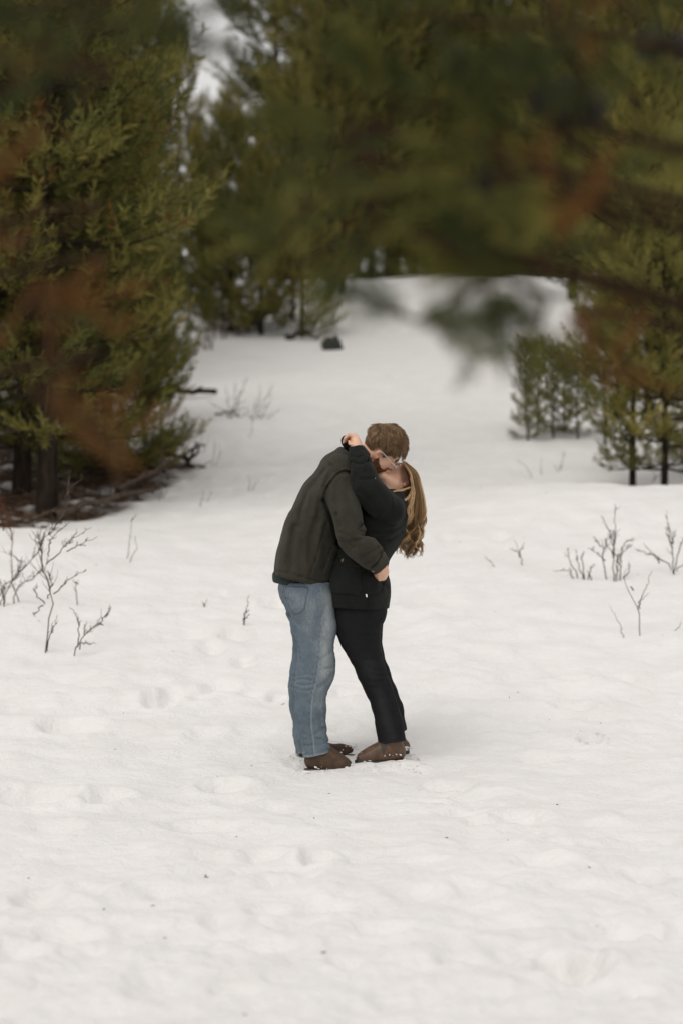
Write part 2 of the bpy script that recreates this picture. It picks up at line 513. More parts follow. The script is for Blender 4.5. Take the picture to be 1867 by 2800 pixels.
def make_pine(seed, H, R, base_frac, whorl, shoot, kind, trunk_r, rust=0.03, per=(4, 6)):
    """One pine at the origin: (trunk with limbs, crown). kind: 'young' (to the ground, dense), 'tall' (open, trunk bare below), 'sapling'."""
    r = np.random.default_rng(seed)
    wood, crown = Soup(), Soup()
    tz = np.linspace(-0.25, H, 14)
    lean = r.normal(size=2) * 0.012 * H
    tx = lean[0] * (tz / H) + .012 * H * np.sin(tz / H * 5 + r.uniform(0, 6)) * .4
    ty = lean[1] * (tz / H) + .012 * H * np.sin(tz / H * 4 + r.uniform(0, 6)) * .4
    tr = trunk_r * (np.clip(1 - tz / H, 0, 1) ** .8 * .93 + .05); tr[:2] *= (1.35, 1.15)
    wood.tube(np.stack([tx, ty, tz], 1), tr, 9)
    SP, SD, SS, ST = [], [], [], []
    h = base_frac * H
    tree_t = r.uniform(.32, .55) + (.14 if kind != 'tall' else 0)
    while h < H * .985:
        f = (h - base_frac * H) / (H * (1 - base_frac))
        if kind == 'young':
            prof = (1 - f) ** .62 * (0.72 + .28 * min(1, f / .15))
        elif kind == 'tall':
            prof = min(1, .6 + f * 2.2) * (1 - f) ** .75 * 1.15
        else:
            prof = ((1 - f) ** .8 * .8 + .2) * min(1, .55 + f * 2.2)
        nb = r.integers(per[0], per[1] + 1)
        a0 = r.uniform(0, 6.28)
        for k in range(nb):
            az = a0 + k * 6.283 / nb + r.normal() * .25
            L = R * prof * r.uniform(.65, 1.12)
            if L < .1:
                L = .1
            if kind == 'tall' and r.uniform() < .12:
                continue
            el0 = math.radians({'young': -4 + 42 * f, 'tall': -16 + 50 * f, 'sapling': -6 + 48 * f}[kind] + r.normal() * 8)
            el1 = el0 + math.radians(r.uniform(8, 32) if kind == 'sapling' else r.uniform(25, 50))
            n = 7
            s = np.linspace(0, 1, n)
            el = el0 + (el1 - el0) * s ** 1.5
            dr = np.concatenate([[0], np.cumsum(np.cos(el[:-1]))]) * L / (n - 1)
            dz = np.concatenate([[0], np.cumsum(np.sin(el[:-1]))]) * L / (n - 1)
            hh = h + r.normal() * .03 * H * .3
            x0 = np.interp(hh, tz, tx); y0 = np.interp(hh, tz, ty)
            azs = az + r.normal() * .18 * s
            bp = np.stack([x0 + np.cos(azs) * dr, y0 + np.sin(azs) * dr, hh + dz], 1)
            wood.tube(bp, np.linspace(max(.006, .016 * L + .004), .003, n), 4)
            dirs_b = np.gradient(bp, axis=0)
            ax = [(bp, dirs_b, 1.0)]
            nt_ = int(max(2, min(9, L / (shoot * .62))))
            for j in range(nt_):
                t = .22 + .75 * (j + r.uniform(.1, .9)) / nt_
                p = np.array([np.interp(t, s, bp[:, c]) for c in range(3)])
                dd = np.array([np.interp(t, s, dirs_b[:, c]) for c in range(3)]); dd /= np.linalg.norm(dd)
                side = np.cross(dd, [0, 0, 1.0]); side /= np.linalg.norm(side) + 1e-6
                sg = 1 if (j % 2) else -1
                td = dd * .75 + side * sg * r.uniform(.5, .95) + np.array([0, 0, 1]) * r.uniform(-.1, .35)
                td /= np.linalg.norm(td)
                tl = L * (.42 - .28 * t) * r.uniform(.7, 1.25) + .07
                up = np.array([0, 0, 1.0])
                tp = np.stack([p + td * tl * q + up * tl * .28 * q ** 2 for q in np.linspace(0, 1, 4)])
                wood.tube(tp, np.linspace(.005, .002, 4), 3)
                ax.append((tp, np.gradient(tp, axis=0), tl))
            bt = tree_t + r.normal() * .12
            dead = r.uniform() < rust * .5
            for (pp, dd, tl) in ax:
                ln = np.linalg.norm(np.diff(pp, axis=0), axis=1).sum()
                m = max(1, int(ln / (shoot * .40)))
                lo = .42 if pp is bp else .25
                for q in list(np.linspace(lo, .9, m)) + [.97]:
                    i = q * (len(pp) - 1); i0 = min(int(i), len(pp) - 2); fr = i - i0
                    p = pp[i0] * (1 - fr) + pp[i0 + 1] * fr
                    d = dd[i0] / (np.linalg.norm(dd[i0]) + 1e-9)
                    d = d + r.normal(size=3) * ((.35 if kind == 'tall' else .26) if q < .95 else .12) + np.array([0, 0, .35 if kind == 'tall' else .8])
                    SP.append(p); SD.append(d); SS.append(shoot * r.uniform(.7, 1.25))
                    rusty = dead or r.uniform() < rust
                    ST.append(r.uniform(.95, 1.0) if rusty else np.clip(bt + r.normal() * .14 + .18 * f, 0, .92))
        h += whorl * r.uniform(.7, 1.3) * (1 - .45 * f)
    for q in np.linspace(.9, 1.0, 4):
        SP.append([np.interp(q * H, tz, tx), np.interp(q * H, tz, ty), q * H]); SD.append([r.normal() * .08, r.normal() * .08, 1]); SS.append(shoot * 1.3); ST.append(.55)
    place_shoots(crown, SP, SD, np.array(SS), ST, r, PROTOS_FAR if kind == 'tall' else PROTOS)
    return wood.arrays(), crown.arrays()

def mesh_of(name, arr, mat, smooth):
    v, f, t = arr
    o = link(name, v, f, mat, None, smooth, face_attrs={"tint": t})
    me = o.data
    bpy.data.objects.remove(o)
    return me

VAR = {}
def variant(key, *a, wood_mat=None, **k):
    w, c = make_pine(*a, **k)
    VAR[key] = (mesh_of("trunk", w, wood_mat or bark, True), mesh_of("crown", c, needles, False), a[1])
variant("young1", 1, 3.3, 1.15, .03, .20, .18, 'young', .06, rust=.02)
variant("young2", 2, 3.3, 1.05, .05, .21, .19, 'young', .055, rust=.03)
variant("young3", 3, 3.2, .85, .04, .20, .19, 'young', .05, rust=.02)
variant("skirt", 4, 3.8, 1.25, .06, .30, .22, 'young', .06, rust=.03, per=(4, 5))
variant("tall1", 5, 9.0, 1.55, .10, .33, .27, 'tall', .085, rust=.03)
variant("tall2", 6, 9.5, 1.45, .09, .34, .27, 'tall', .085, rust=.04)
variant("tall3", 7, 9.0, 1.8, .06, .36, .29, 'tall', .085, rust=.05)
variant("open1", 8, 4.6, 1.3, .12, .34, .22, 'tall', .06, rust=.03, per=(3, 5))
variant("small1", 9, 1.9, .66, .10, .16, .16, 'sapling', .028, rust=.01, per=(3, 5))
variant("small2", 10, 2.1, .66, .10, .17, .17, 'sapling', .03, rust=.02, per=(3, 5))
variant("thin1", 11, 1.0, .17, .08, .095, .085, 'sapling', .011, rust=.01, per=(2, 4))
variant("thin2", 12, 1.0, .16, .10, .10, .085, 'sapling', .010, rust=.01, per=(2, 4))

TREES = [
    # base px, distance, height, variant, width, label, group
    (118, 20.4, 8.8, "tall2", 1.0, "tall pine with stripped orange strip of bark, thickest trunk on the bare needle ground"),
    (58, 21.3, 8.2, "tall1", .9, "dark trunked pine just left of the trunk with the stripped orange bark"),
    (-40, 21.0, 8.0, "tall3", .9, "pine at the left edge whose dark trunk stands left of two thick trunks"),
    (300, 22.2, 3.3, "young1", 1.0, "bushy young pine whose low boughs reach over the edge of the bare brown ground"),
    (70, 23.2, 3.45, "young2", 1.1, "young pine with finger-like upright leader shoots beneath an orange lit trunk"),
    (190, 24.6, 3.7, "young3", 1.25, "dense young pine squeezed behind the bushy one on the brown ground"),
    (395, 25.5, 3.2, "young3", .62, "slim young pine behind the bushy one, above the fallen dark log"),
    (350, 28.0, 9.5, "tall3", .42, "tall pine with straight dark trunk whose crown edges the white gap of sky"),
    (55, 30.0, 11.0, "tall2", .9, "tall orange barked pine rising behind the upright leader shoots"),
    (200, 31.0, 10.0, "tall3", .9, "dense tall pine between the orange barked trunk and the dark straight trunk"),
    (490, 36.5, 4.0, "young2", .8, "young pine at the foot of the dark straight trunk, left of the sky gap"),
    (560, 35.5, 2.7, "young3", .75, "narrow young pine right under the white gap of sky"),
    (630, 34.2, 3.3, "young1", .75, "bright olive young pine over the thicket of grey stems"),
    (800, 35.0, 3.8, "open1", .6, "open crowned pine with ragged level boughs right of the sky gap"),
    (715, 33.8, 2.6, "young2", .75, "low dense pine in front of the open crowned ragged one"),
    (828, 33.4, 2.4, "skirt", .75, "spreading pine whose lowest boughs lie on the snow above the dark rock"),
    (895, 37.0, 7.5, "tall3", .38, "thin tall pine right of the open crowned ragged one"),
    (940, 38.5, 7.5, "tall3", .45, "tall pine standing left of the pair of bare trunks at the crest"),
    (580, 38.0, 1.9, "young3", .9, "small pine glimpsed far up beneath the gap of sky"),
    (120, 37.0, 11.0, "tall1", 1.0, "dark tall pine deep in the stand at upper left"),
    (215, 38.0, 10.0, "tall3", .7, "broad tall pine deep in the stand behind the straight dark trunk"),
    (-90, 27.0, 9.0, "tall3", 1.0, "broad pine cut by the left edge above the upright leader shoots"),
    # right
    (1441, 24.4, .93, "thin1", 1.1, "thin pine sapling leftmost of the little row on the right bank"),
    (1468, 25.2, .86, "thin2", 1.2, "thin pine sapling leaning beside the leftmost of the little row"),
    (1512, 24.6, .90, "thin2", 1.3, "thin bare stemmed pine sapling in the middle of the little row"),
    (1540, 24.9, .80, "thin1", 1.2, "shortest thin pine sapling, right of the middle of the little row"),
    (1578, 24.6, .88, "thin2", 1.3, "thin pine sapling at the right end of the little row"),
    (1652, 24.3, 1.5, "small2", .6, "young pine between the sapling row and the two leaning stems on the right bank"),
    (1732, 22.1, 2.5, "small2", 1.05, "young pine with slender leaning stem rising behind the right snow crest"),
    (1812, 21.9, 2.6, "small1", 1.1, "young pine with thicker curving stem behind the right snow crest"),
    (1880, 23.2, 3.2, "young3", .7, "bushy young pine at the right edge behind the snow crest"),
    (1775, 26.5, 3.6, "small2", 1.0, "taller young pine behind the two leaning stems on the right"),
    (1800, 30.5, 6.0, "young2", .8, "olive green pine with pointed top rising above the young right pines"),
    (1680, 33.0, 9.5, "tall2", .85, "tall grey trunked pine behind the hanging branch at right"),
    (1880, 33.0, 9.0, "tall3", .9, "tall broad pine at the far right edge of the forest"),
    (1570, 37.5, 9.5, "tall3", .85, "tall broad pine over the right end of the snowy crest"),
    (1125, 46.0, 10.5, "tall2", .85, "tall pine with pale orange trunk high above the snowy crest"),
    (1140, 44.5, 1.0, "young3", .8, "small dark fir-shaped pine standing on the snowy crest"),
    (975, 44.0, 9.0, "tall1", .8, "left one of the pair of grey trunks at the top of the track"),
    (1008, 45.0, 9.5, "tall2", .8, "right one of the pair of grey trunks at the top of the track"),
]
FAR_G = "pines crowded beyond the snowy crest"
FAR_L = "tall dark pine in the crowd beyond the snowy crest"
_fr = np.random.default_rng(44)
for px in (905, 1060, 1090, 1180, 1218, 1245, 1300, 1345, 1400, 1455, 1500, 1545, 1620, 1720, 1790, 1850, 830, 770):
    TREES.append((px, _fr.uniform(46, 58), _fr.uniform(9.5, 12.5), ("tall1", "tall2", "tall3")[_fr.integers(3)], _fr.uniform(.85, 1.15), FAR_L, FAR_G))

FAR_B = "small bushy pine growing under the tall crowd beyond the snowy crest"
for px in (890, 1190, 1260, 1330, 1390, 1470, 1540, 1600, 1650):
    TREES.append((px, _fr.uniform(45, 54), _fr.uniform(2.2, 5.0), ("young1", "young2", "young3")[_fr.integers(3)], _fr.uniform(.9, 1.2), FAR_B, "low pines beyond the snowy crest"))
_tr = np.random.default_rng(77)
for row in TREES:
    px, y, H, var, wd, lab = row[:6]
    x = (px - 933.5) / FP * y
    z = float(ground(np.array([x]), np.array([y]))[0])
    tm, cm, h0 = VAR[var]
    t = empty("pine_tree", (x, y, z - .03), lab, "pine tree", row[6] if len(row) > 6 else ("young pines" if H < 4.2 else "tall pines"))
    t.rotation_euler = (0, 0, float(_tr.uniform(0, 6.28)))
    s = H / h0
    t.scale = (s * wd if H > h0 * 1.6 else wd * (s ** .5), s * wd if H > h0 * 1.6 else wd * (s ** .5), s)
    for nm, me in (("trunk", tm), ("crown", cm)):
        o = bpy.data.objects.new(nm, me)
        COL.objects.link(o)
        o.parent = t

# stripped strip of bark on the thickest trunk
_t0 = [o for o in COL.objects if o.get("label", "").startswith("tall pine with stripped orange")][0]
_x, _y, _z = _t0.location
_h = np.linspace(.25, 1.15, 14)
_w = .018 * np.sin(np.linspace(.25, 3.0, 14)) + .004
_mid = np.stack([_x + .045 + .012 * np.sin(_h * 7), np.full(14, _y - .088), _z + _h], 1)
_sv = np.concatenate([_mid - np.stack([_w, -.012 + 0 * _w, 0 * _w], 1), _mid + np.array([0, -.012, 0]), _mid + np.stack([_w, .02 + 0 * _w, 0 * _w], 1)])
_sf = np.array([[k * 14 + i, (k + 1) * 14 + i, (k + 1) * 14 + i + 1, k * 14 + i + 1] for k in (0, 1) for i in range(13)])
_so = link("stripped_bark", _sv, _sf, bark_rust, _t0)
_so.matrix_parent_inverse = (mathutils.Matrix.Translation(_t0.location) @ mathutils.Euler(_t0.rotation_euler).to_matrix().to_4x4() @ mathutils.Matrix.Diagonal((*_t0.scale, 1))).inverted()

# ---------------------------------------------------------------- bare shrubs, twigs, litter
_sr = np.random.default_rng(9)
def Z4(x, y): return (x / 2.24, 1200 + y / 2.24)
def Z5(x, y): return (1250 + x / 2.541, 1250 + y / 2.541)
def ZM(x, y): return (500 + x / 2.613, 600 + y / 2.613)
def shrub(base, stems, label, conv, r0=.006, side=5, mats=None, cat="shrub", group="bare shrubs in the snow", name="bare_shrub", twig=1.0):
    bpx = conv(*base)
    x0, y0 = march(*bpx, y0=12.3)
    z0 = float(ground(np.array([x0]), np.array([y0]))[0])
    root = empty(name, (x0, y0, z0), label, cat, group)
    for k, st in enumerate(stems):
        so = Soup()
        yj = y0 + _sr.normal() * .05
        pts = np.array([P(*conv(*q), yj + .12 * i * _sr.normal()) for i, q in enumerate(st)])
        pts[:, 1] = np.interp(np.arange(len(pts)), [0, len(pts)], [yj, yj + _sr.normal() * .1])
        ln = np.linalg.norm(np.diff(pts, axis=0), axis=1).sum()
        c = spline(pts, 14)
        c[1:-1] += _sr.normal(size=(12, 3)) * .004
        if k == 0 or abs(pts[0][2] - z0) < .1:
            c[0, 2] -= .04
        rr = np.linspace(r0 * .62, r0 * .2, 14)
        so.tube(c, rr, 5)
        ns = int(side * 2.6 * ln / .35 * twig)
        for j in range(ns):
            t = _sr.uniform(.3, .98)
            i = int(t * 13); p = c[min(i, 12)]
            d = c[min(i + 1, 13)] - c[max(i - 1, 0)]; d /= np.linalg.norm(d) + 1e-9
            td = d + _sr.normal(size=3) * np.array([.55, .4, .35]); td[2] += .2; td /= np.linalg.norm(td)
            tl = ln * _sr.uniform(.07, .26) * (1.15 - t * .6)
            tp = np.stack([p + td * tl * q + np.array([0, 0, .2]) * tl * q * q + _sr.normal(size=3) * .004 * (q > 0) for q in np.linspace(0, 1, 5)])
            so.tube(tp, np.linspace(r0 * .3, r0 * .14, 5), 4)
            if _sr.uniform() < .55:
                p2 = tp[2]; td2 = td + _sr.normal(size=3) * .5; td2 /= np.linalg.norm(td2)
                so.tube(np.stack([p2 + td2 * tl * .45 * q for q in np.linspace(0, 1, 3)]), np.linspace(r0 * .24, r0 * .13, 3), 3)
        o = so.link("stem", (mats or twig_grey), root)
        o.matrix_parent_inverse = mathutils.Matrix.Translation((-x0, -y0, -z0))
    return root

shrub((278, 1285), [[(278, 1285), (292, 1000), (282, 780), (310, 620), (330, 540)], [(284, 770), (370, 690), (430, 620), (500, 545)], [(330, 560), (400, 430), (440, 310), (520, 240)], [(420, 380), (432, 320), (418, 220)],
                    [(290, 1260), (335, 1160), (370, 1070)], [(275, 1010), (245, 930), (250, 880)], [(295, 980), (325, 880), (300, 800)], [(330, 950), (430, 870), (500, 810)], [(410, 690), (500, 650), (590, 600)], [(270, 1020), (230, 1060), (195, 1085)],
                    [(300, 720), (350, 610), (410, 510)]],
      "tall branching bare shrub on a thin stem, in front of the brown ground", Z4, .0065)
shrub((452, 1310), [[(452, 1310), (500, 1225), (600, 1130), (660, 1080), (735, 1045)], [(478, 1235), (490, 1160), (455, 1090), (420, 1040)], [(520, 1200), (545, 1110)], [(600, 1130), (640, 1140)], [(490, 1250), (590, 1250)], [(660, 1085), (665, 1020)]],
      "low forked bare shrub spreading sideways, just right of the tall branching one", Z4, .006)
shrub((110, 1012), [[(130, 1010), (70, 870), (22, 600), (20, 480), (35, 290)], [(25, 560), (10, 420)], [(22, 560), (50, 480)]],
      "reddish thin twig standing upright at the left edge of the snow", Z4, .006, mats=twig_red, side=3)
shrub((35, 1020), [[(0, 925), (80, 850), (190, 680), (262, 585)], [(90, 1012), (110, 920), (200, 850), (275, 808)], [(30, 1020), (5, 920), (-30, 850)], [(15, 1020), (60, 900), (75, 780), (50, 700)], [(0, 1015), (60, 900)]],
      "dark tangled bare shrub cut off by the left edge of the picture", Z4, .007, side=6)
shrub((474, 1012), [[(474, 1012), (480, 900), (490, 855)], [(480, 890), (468, 855)]], "short stubby twig right beside the tall branching shrub", Z4, .006, side=2, group="twigs poking from the snow", cat="twig", name="bare_twig")
shrub((785, 748), [[(785, 748), (795, 620), (806, 475)], [(792, 745), (820, 680), (842, 600)], [(806, 510), (838, 455)]], "pale upright twig on the slope below the brown ground", Z4, .005, side=1, group="twigs poking from the snow", cat="twig", name="bare_twig")
shrub((1490, 1132), [[(1490, 1132), (1505, 1050), (1526, 955)], [(1495, 1110), (1540, 1065)], [(1500, 1070), (1530, 1045)]], "small dark twig close to the left of the man's jeans", Z4, .006, side=2, group="twigs poking from the snow", cat="twig", name="bare_twig")
shrub((1252, 1025), [[(1252, 1025), (1270, 980)], [(1255, 1020), (1240, 990)]], "tiny twig tip up the slope left of the man's hips", Z4, .004, side=1, group="twigs poking from the snow", cat="twig", name="bare_twig")
shrub((1080, 845), [[(1040, 845), (1030, 700), (1005, 600), (1010, 530)], [(1085, 842), (1075, 600), (1020, 430)], [(1078, 700), (1072, 560), (1078, 325)], [(1105, 842), (1130, 700), (1220, 620)], [(1128, 840), (1130, 620)], [(1150, 840), (1175, 790), (1195, 725)],
                    [(1028, 720), (970, 670), (905, 630)], [(1000, 620), (930, 550)], [(1130, 700), (1170, 600), (1215, 575)], [(1100, 830), (1095, 700), (1085, 620)]],
      "largest bare shrub on the right snow, many upright stems", Z5, .0075, side=4)
shrub((860, 848), [[(800, 845), (770, 790), (700, 800)], [(835, 815), (780, 720), (750, 630)], [(872, 845), (850, 740), (805, 650)], [(930, 843), (912, 790)], [(880, 840), (860, 700), (862, 650)], [(905, 845), (940, 770), (965, 745)]],
      "low slanting bare shrub at the left foot of the largest right shrub", Z5, .0075, side=3)
shrub((1495, 802), [[(1495, 802), (1480, 600), (1492, 400)], [(1485, 745), (1400, 700), (1340, 600)], [(1500, 795), (1560, 740)], [(1510, 740), (1540, 600), (1560, 560)], [(1483, 600), (1430, 490)], [(1490, 600), (1550, 500)], [(1400, 700), (1250, 640)]],
      "candelabra shaped bare shrub at the right edge of the snow", Z5, .0075, side=4)
shrub((1266, 1217), [[(1266, 1217), (1250, 1040), (1205, 890), (1185, 775)], [(1250, 1040), (1290, 920), (1333, 785)], [(1257, 1070), (1300, 1010), (1352, 948)], [(1215, 920), (1225, 905)]],
      "pale forked twig with three prongs, in front of the right shrubs", Z5, .0055, side=0, group="twigs poking from the snow", cat="twig", name="bare_twig")
shrub((1150, 1247), [[(1150, 1247), (1095, 1140), (1020, 1020)]], "single straight leaning twig left of the three pronged one", Z5, .0045, side=0, group="twigs poking from the snow", cat="twig", name="bare_twig")
shrub((1457, 1230), [[(1457, 1230), (1510, 1190), (1580, 1145)]], "single pale twig slanting out of the right edge", Z5, .005, side=0, group="twigs poking from the snow", cat="twig", name="bare_twig")
shrub((452, 745), [[(455, 745), (430, 660), (410, 585)], [(432, 655), (462, 595)], [(430, 660), (375, 635)]], "small forked twig alone on the snow to the right of the woman", Z5, .006, side=2, group="twigs poking from the snow", cat="twig", name="bare_twig")
shrub((262, 780), [[(262, 780), (235, 730), (205, 695)], [(220, 800), (190, 770)]], "short bent twig lying low, left of the small forked one on the right", Z5, .005, side=2, group="twigs poking from the snow", cat="twig", name="bare_twig")
shrub((720, 92), [[(700, 95), (720, 20), (745, -60)], [(715, 95), (740, 40)], [(695, 90), (680, 50)]], "faint twig tuft on the right crest beneath the sapling row", Z5, .005, side=2, group="twigs poking from the snow", cat="twig", name="bare_twig")
shrub((582, 128), [[(582, 128), (580, 70), (585, 10)]], "faint upright twig on the right crest", Z5, .005, side=1, group="twigs poking from the snow", cat="twig", name="bare_twig")
shrub((518, 132), [[(518, 132), (470, 60), (430, 10)]], "faint slanting twig at the left end of the right crest", Z5, .005, side=1, group="twigs poking from the snow", cat="twig", name="bare_twig")
shrub((1350, 190), [[(1350, 215), (1365, 130), (1390, 60)], [(1362, 140), (1410, 120)]], "red twig on the right crest before the thicker curving stem", Z5, .006, side=2, mats=twig_red, group="twigs poking from the snow", cat="twig", name="bare_twig")
shrub((410, 1410), [[(335, 1395), (320, 1290), (305, 1180)], [(345, 1395), (370, 1270), (372, 1150)], [(400, 1405), (390, 1300), (410, 1200)], [(350, 1395), (420, 1240), (465, 1130)], [(325, 1390), (250, 1340), (190, 1300)], [(440, 1400), (480, 1360)]],
      "left one of two fans of fine bare stems on the upper slope", ZM, .007, side=2)
shrub((530, 1425), [[(520, 1420), (545, 1300), (560, 1180)], [(535, 1420), (590, 1290), (650, 1180)], [(500, 1425), (480, 1400), (465, 1410)], [(545, 1425), (600, 1390)], [(560, 1420), (640, 1270)], [(500, 1420), (530, 1270)], [(600, 1425), (700, 1350)]],
      "right one of two fans of fine bare stems on the upper slope", ZM, .007, side=2)
shrub((470, 1560), [[(475, 1568), (500, 1490), (520, 1430)]], "lone slanting stem below the pair of stem fans", ZM, .005, side=0, group="twigs poking from the snow", cat="twig", name="bare_twig")
for k, (bx, by, lab) in enumerate([(180, 930, "leftmost clump of the grey brushwood beneath the middle pines"), (270, 850, "second clump from left of the grey brushwood beneath the middle pines"),
                                   (350, 830, "middle clump of the grey brushwood beneath the middle pines"), (430, 815, "fourth clump from left of the grey brushwood beneath the middle pines"), (500, 800, "rightmost clump of the grey brushwood beneath the middle pines")]):
    st = []
    for j in range(9):
        xx = bx + _sr.uniform(-50, 50)
        st.append([(xx, by + _sr.uniform(-10, 5)), (xx + _sr.normal() * 12, by - 70), (xx + _sr.normal() * 28, by - _sr.uniform(100, 190))])
    shrub((bx, by), st, lab, ZM, .011, side=4, group="brushwood beneath the middle pines")
for k, (px, py, h, lab) in enumerate([(545, 1240, 60, "thin stem at the tip of the bare brown ground"), (470, 1190, 80, "pair of thin stems behind the tip of the bare brown ground"), (680, 1340, 40, "wispy twig on the slope left of the man's shoulder"), (580, 1270, 70, "upright stem right of the tip of the brown ground"),
                                      (550, 1380, 45, "faint sprig on the snow below the tip of the brown ground"), (435, 1370, 40, "faint sprig at the lower edge of the brown ground")]):
    shrub((px, py), [[(px, py), (px + 4, py - h * .5), (px + _sr.normal() * 10, py - h)], [(px + 10, py), (px + 20, py - h * .4), (px + 26 + _sr.normal() * 6, py - h * .8)]], lab, lambda a, b: (a, b), .005, side=2, group="twigs poking from the snow", cat="twig", name="bare_twig")

# litter: needles, bark chips, sticks on the bare ground (nobody could count it)
lit = Soup()
cx = _sr.uniform(-5.2, -1.3, 9000); cy = _sr.uniform(18.2, 25, 9000)
k = litter_mask(cx, cy) > .55
cx, cy = cx[k][:2600], cy[k][:2600]
cz = ground(cx, cy) - .03
nL = len(cx)
az = _sr.uniform(0, 6.28, nL); ll = _sr.gamma(2.0, .045, nL) + .02
dv = np.stack([np.cos(az), np.sin(az), _sr.normal(size=nL) * .25 + .1], 1)
p0 = np.stack([cx, cy, cz + _sr.uniform(0, .05, nL)], 1)
tp = np.stack([p0, p0 + dv * (ll * .5)[:, None] + np.array([0, 0, .01]), p0 + dv * ll[:, None]], 1)
v, f = tubes(tp, _sr.uniform(.003, .009, nL)[:, None] * np.array([1, 1, .6]), 4)
lit.add(v, f, np.repeat(_sr.uniform(0, 1, nL), 8))
litm, nt, b = new_mat("forest_litter")
nt.links.new(ramp(nt, attr(nt, "tint"), [(0, (.018, .012, .008)), (.4, (.06, .034, .018)), (.75, (.13, .07, .035)), (1, (.2, .15, .11))]), b.inputs["Base Color"])
b.inputs["Roughness"].default_value = .9
lo = lit.link("forest_litter", litm)
lo["kind"] = "stuff"

# needles and flakes of bark blown over the snow
cy = _sr.uniform(6.3, 24, 90); cx = _sr.uniform(-.16, .16, 90) * cy
az = _sr.uniform(0, 6.28, 90); ll = _sr.uniform(.006, .022, 90)
p0 = np.stack([cx, cy, ground(cx, cy) + .002], 1); dv = np.stack([np.cos(az), np.sin(az), _sr.uniform(-.05, .3, 90)], 1)
v, f = tubes(np.stack([p0, p0 + dv * ll[:, None]], 1), _sr.uniform(.001, .0026, 90)[:, None] * np.ones(2), 3)
bl = link("needle_litter", v, f, litm, face_attrs={"tint": np.repeat(_sr.uniform(.1, .8, 90), 3)})
bl["kind"] = "stuff"

def log(name, pts, r0, r1, label, cat="branch", mat=None, group="fallen branches on the brown ground", offs=.03, sub=3):
    g = [(x, y, float(ground(np.array([x]), np.array([y]))[0]) + h) for (x, y, h) in pts]
    c = spline(g, 12); c[1:-1] += _sr.normal(size=(10, 3)) * .012
    root = empty(name, g[0], label, cat, group)
    so = Soup(); so.tube(c, np.linspace(r0, r1, 12) * _sr.uniform(.85, 1.15, 12), 7)
    o = so.link("stem", mat or twig_grey, root); o.matrix_parent_inverse = mathutils.Matrix.Translation((-g[0][0], -g[0][1], -g[0][2]))
    for k in range(sub):
        i = _sr.integers(3, 11); d = c[i] - c[i - 2]; d /= np.linalg.norm(d)
        d = d + _sr.normal(size=3) * .6; d[2] = abs(d[2]) * .7 + .1; d /= np.linalg.norm(d)
        L = _sr.uniform(.15, .4)
        so = Soup(); so.tube(spline([c[i], c[i] + d * L * .5 + _sr.normal(size=3) * .02, c[i] + d * L], 6), np.linspace(r1 * .9, r1 * .3, 6), 5)
        o = so.link("twig", mat or twig_grey, root); o.matrix_parent_inverse = mathutils.Matrix.Translation((-g[0][0], -g[0][1], -g[0][2]))
log("fallen_branch", [(-2.35, 19.8, .06), (-1.95, 20.6, .06), (-1.6, 21.3, .05)], .035, .018, "thick grey fallen branch along the front edge of the bare brown ground")
log("fallen_branch", [(-1.95, 21.0, .05), (-1.72, 21.4, .16), (-1.45, 21.9, .22)], .025, .012, "grey fallen branch propped up at a slant on the brown ground")
log("fallen_branch", [(-1.9, 22.6, .12), (-1.6, 22.5, .15), (-1.36, 22.4, .05)], .045, .02, "dark mossy fallen bough at the tip of the bare brown ground", mat=bark)
log("fallen_branch", [(-2.3, 22.4, .1), (-2.0, 22.2, .14), (-1.6, 22.0, .08)], .03, .015, "dark fallen branch lying behind the slanting grey one", mat=bark)
log("fallen_branch", [(-2.95, 19.2, .04), (-2.6, 19.3, .05), (-2.25, 19.5, .04)], .018, .01, "thin fallen branch between snow patches at the foot of the thick trunk")
log("fallen_branch", [(-3.1, 20.2, .45), (-2.9, 20.3, .6), (-2.72, 20.5, .62)], .014, .01, "bent grey dead branch reaching across the two thick trunks", sub=1)
log("fallen_log", [(-2.25, 27.4, .05), (-1.9, 27.3, .09), (-1.4, 27.2, .06)], .045, .03, "long dark log on the snow right of the young left pines", cat="log", mat=bark, group="fallen logs")
log("fallen_log", [(-1.35, 25.9, .02), (-1.2, 25.9, .04), (-1.05, 25.8, .0)], .012, .006, "half buried dark sticks low in the snow below the rock", cat="stick", mat=bark, group="fallen logs", sub=2)
log("fallen_log", [(-.75, 33.2, .04), (-.5, 33.0, .10), (-.3, 32.9, .05)], .035, .015, "low dark bough on the snow beneath the spreading middle pine", cat="branch", mat=bark, group="fallen logs", sub=4)

# dark rock at the track
def rock(px, py, w, h, label, mat):
    x, y = march(px, py, 20)
    z = float(ground(np.array([x]), np.array([y]))[0])
    n, m = 20, 12
    th = np.linspace(0, 2 * math.pi, n, endpoint=False); ph = np.linspace(-.35, math.pi / 2, m)
    T, Ph = np.meshgrid(th, ph)
    d = np.stack([np.cos(T) * np.cos(Ph), np.sin(T) * np.cos(Ph), np.sin(Ph)], -1)
    q = 1 + .5 * noise3(d * 1.7 + 3, 3) + .25 * noise3(d * 4, 4)
    v = d * q[..., None] * np.array([w, w * .8, h])
    idx = np.arange(n * m).reshape(m, n); nx = np.roll(idx, -1, 1)
    f = np.stack([idx[:-1], nx[:-1], nx[1:], idx[1:]], -1).reshape(-1, 4)
    o = link("rock", v.reshape(-1, 3), f, mat)
    o.location = (x, y, z)
    tag(o, label, "rock")
    sn = Soup()
    keep = (d[..., 2] > .35) & (noise3(d * 3.1 + 8, 6) > .05)
    vf = keep.ravel()[f].all(1)
    if vf.any():
        c = link("snow_cap", v.reshape(-1, 3) * 1.03 + np.array([0, 0, .004]), f[vf], snow, o)
    return o
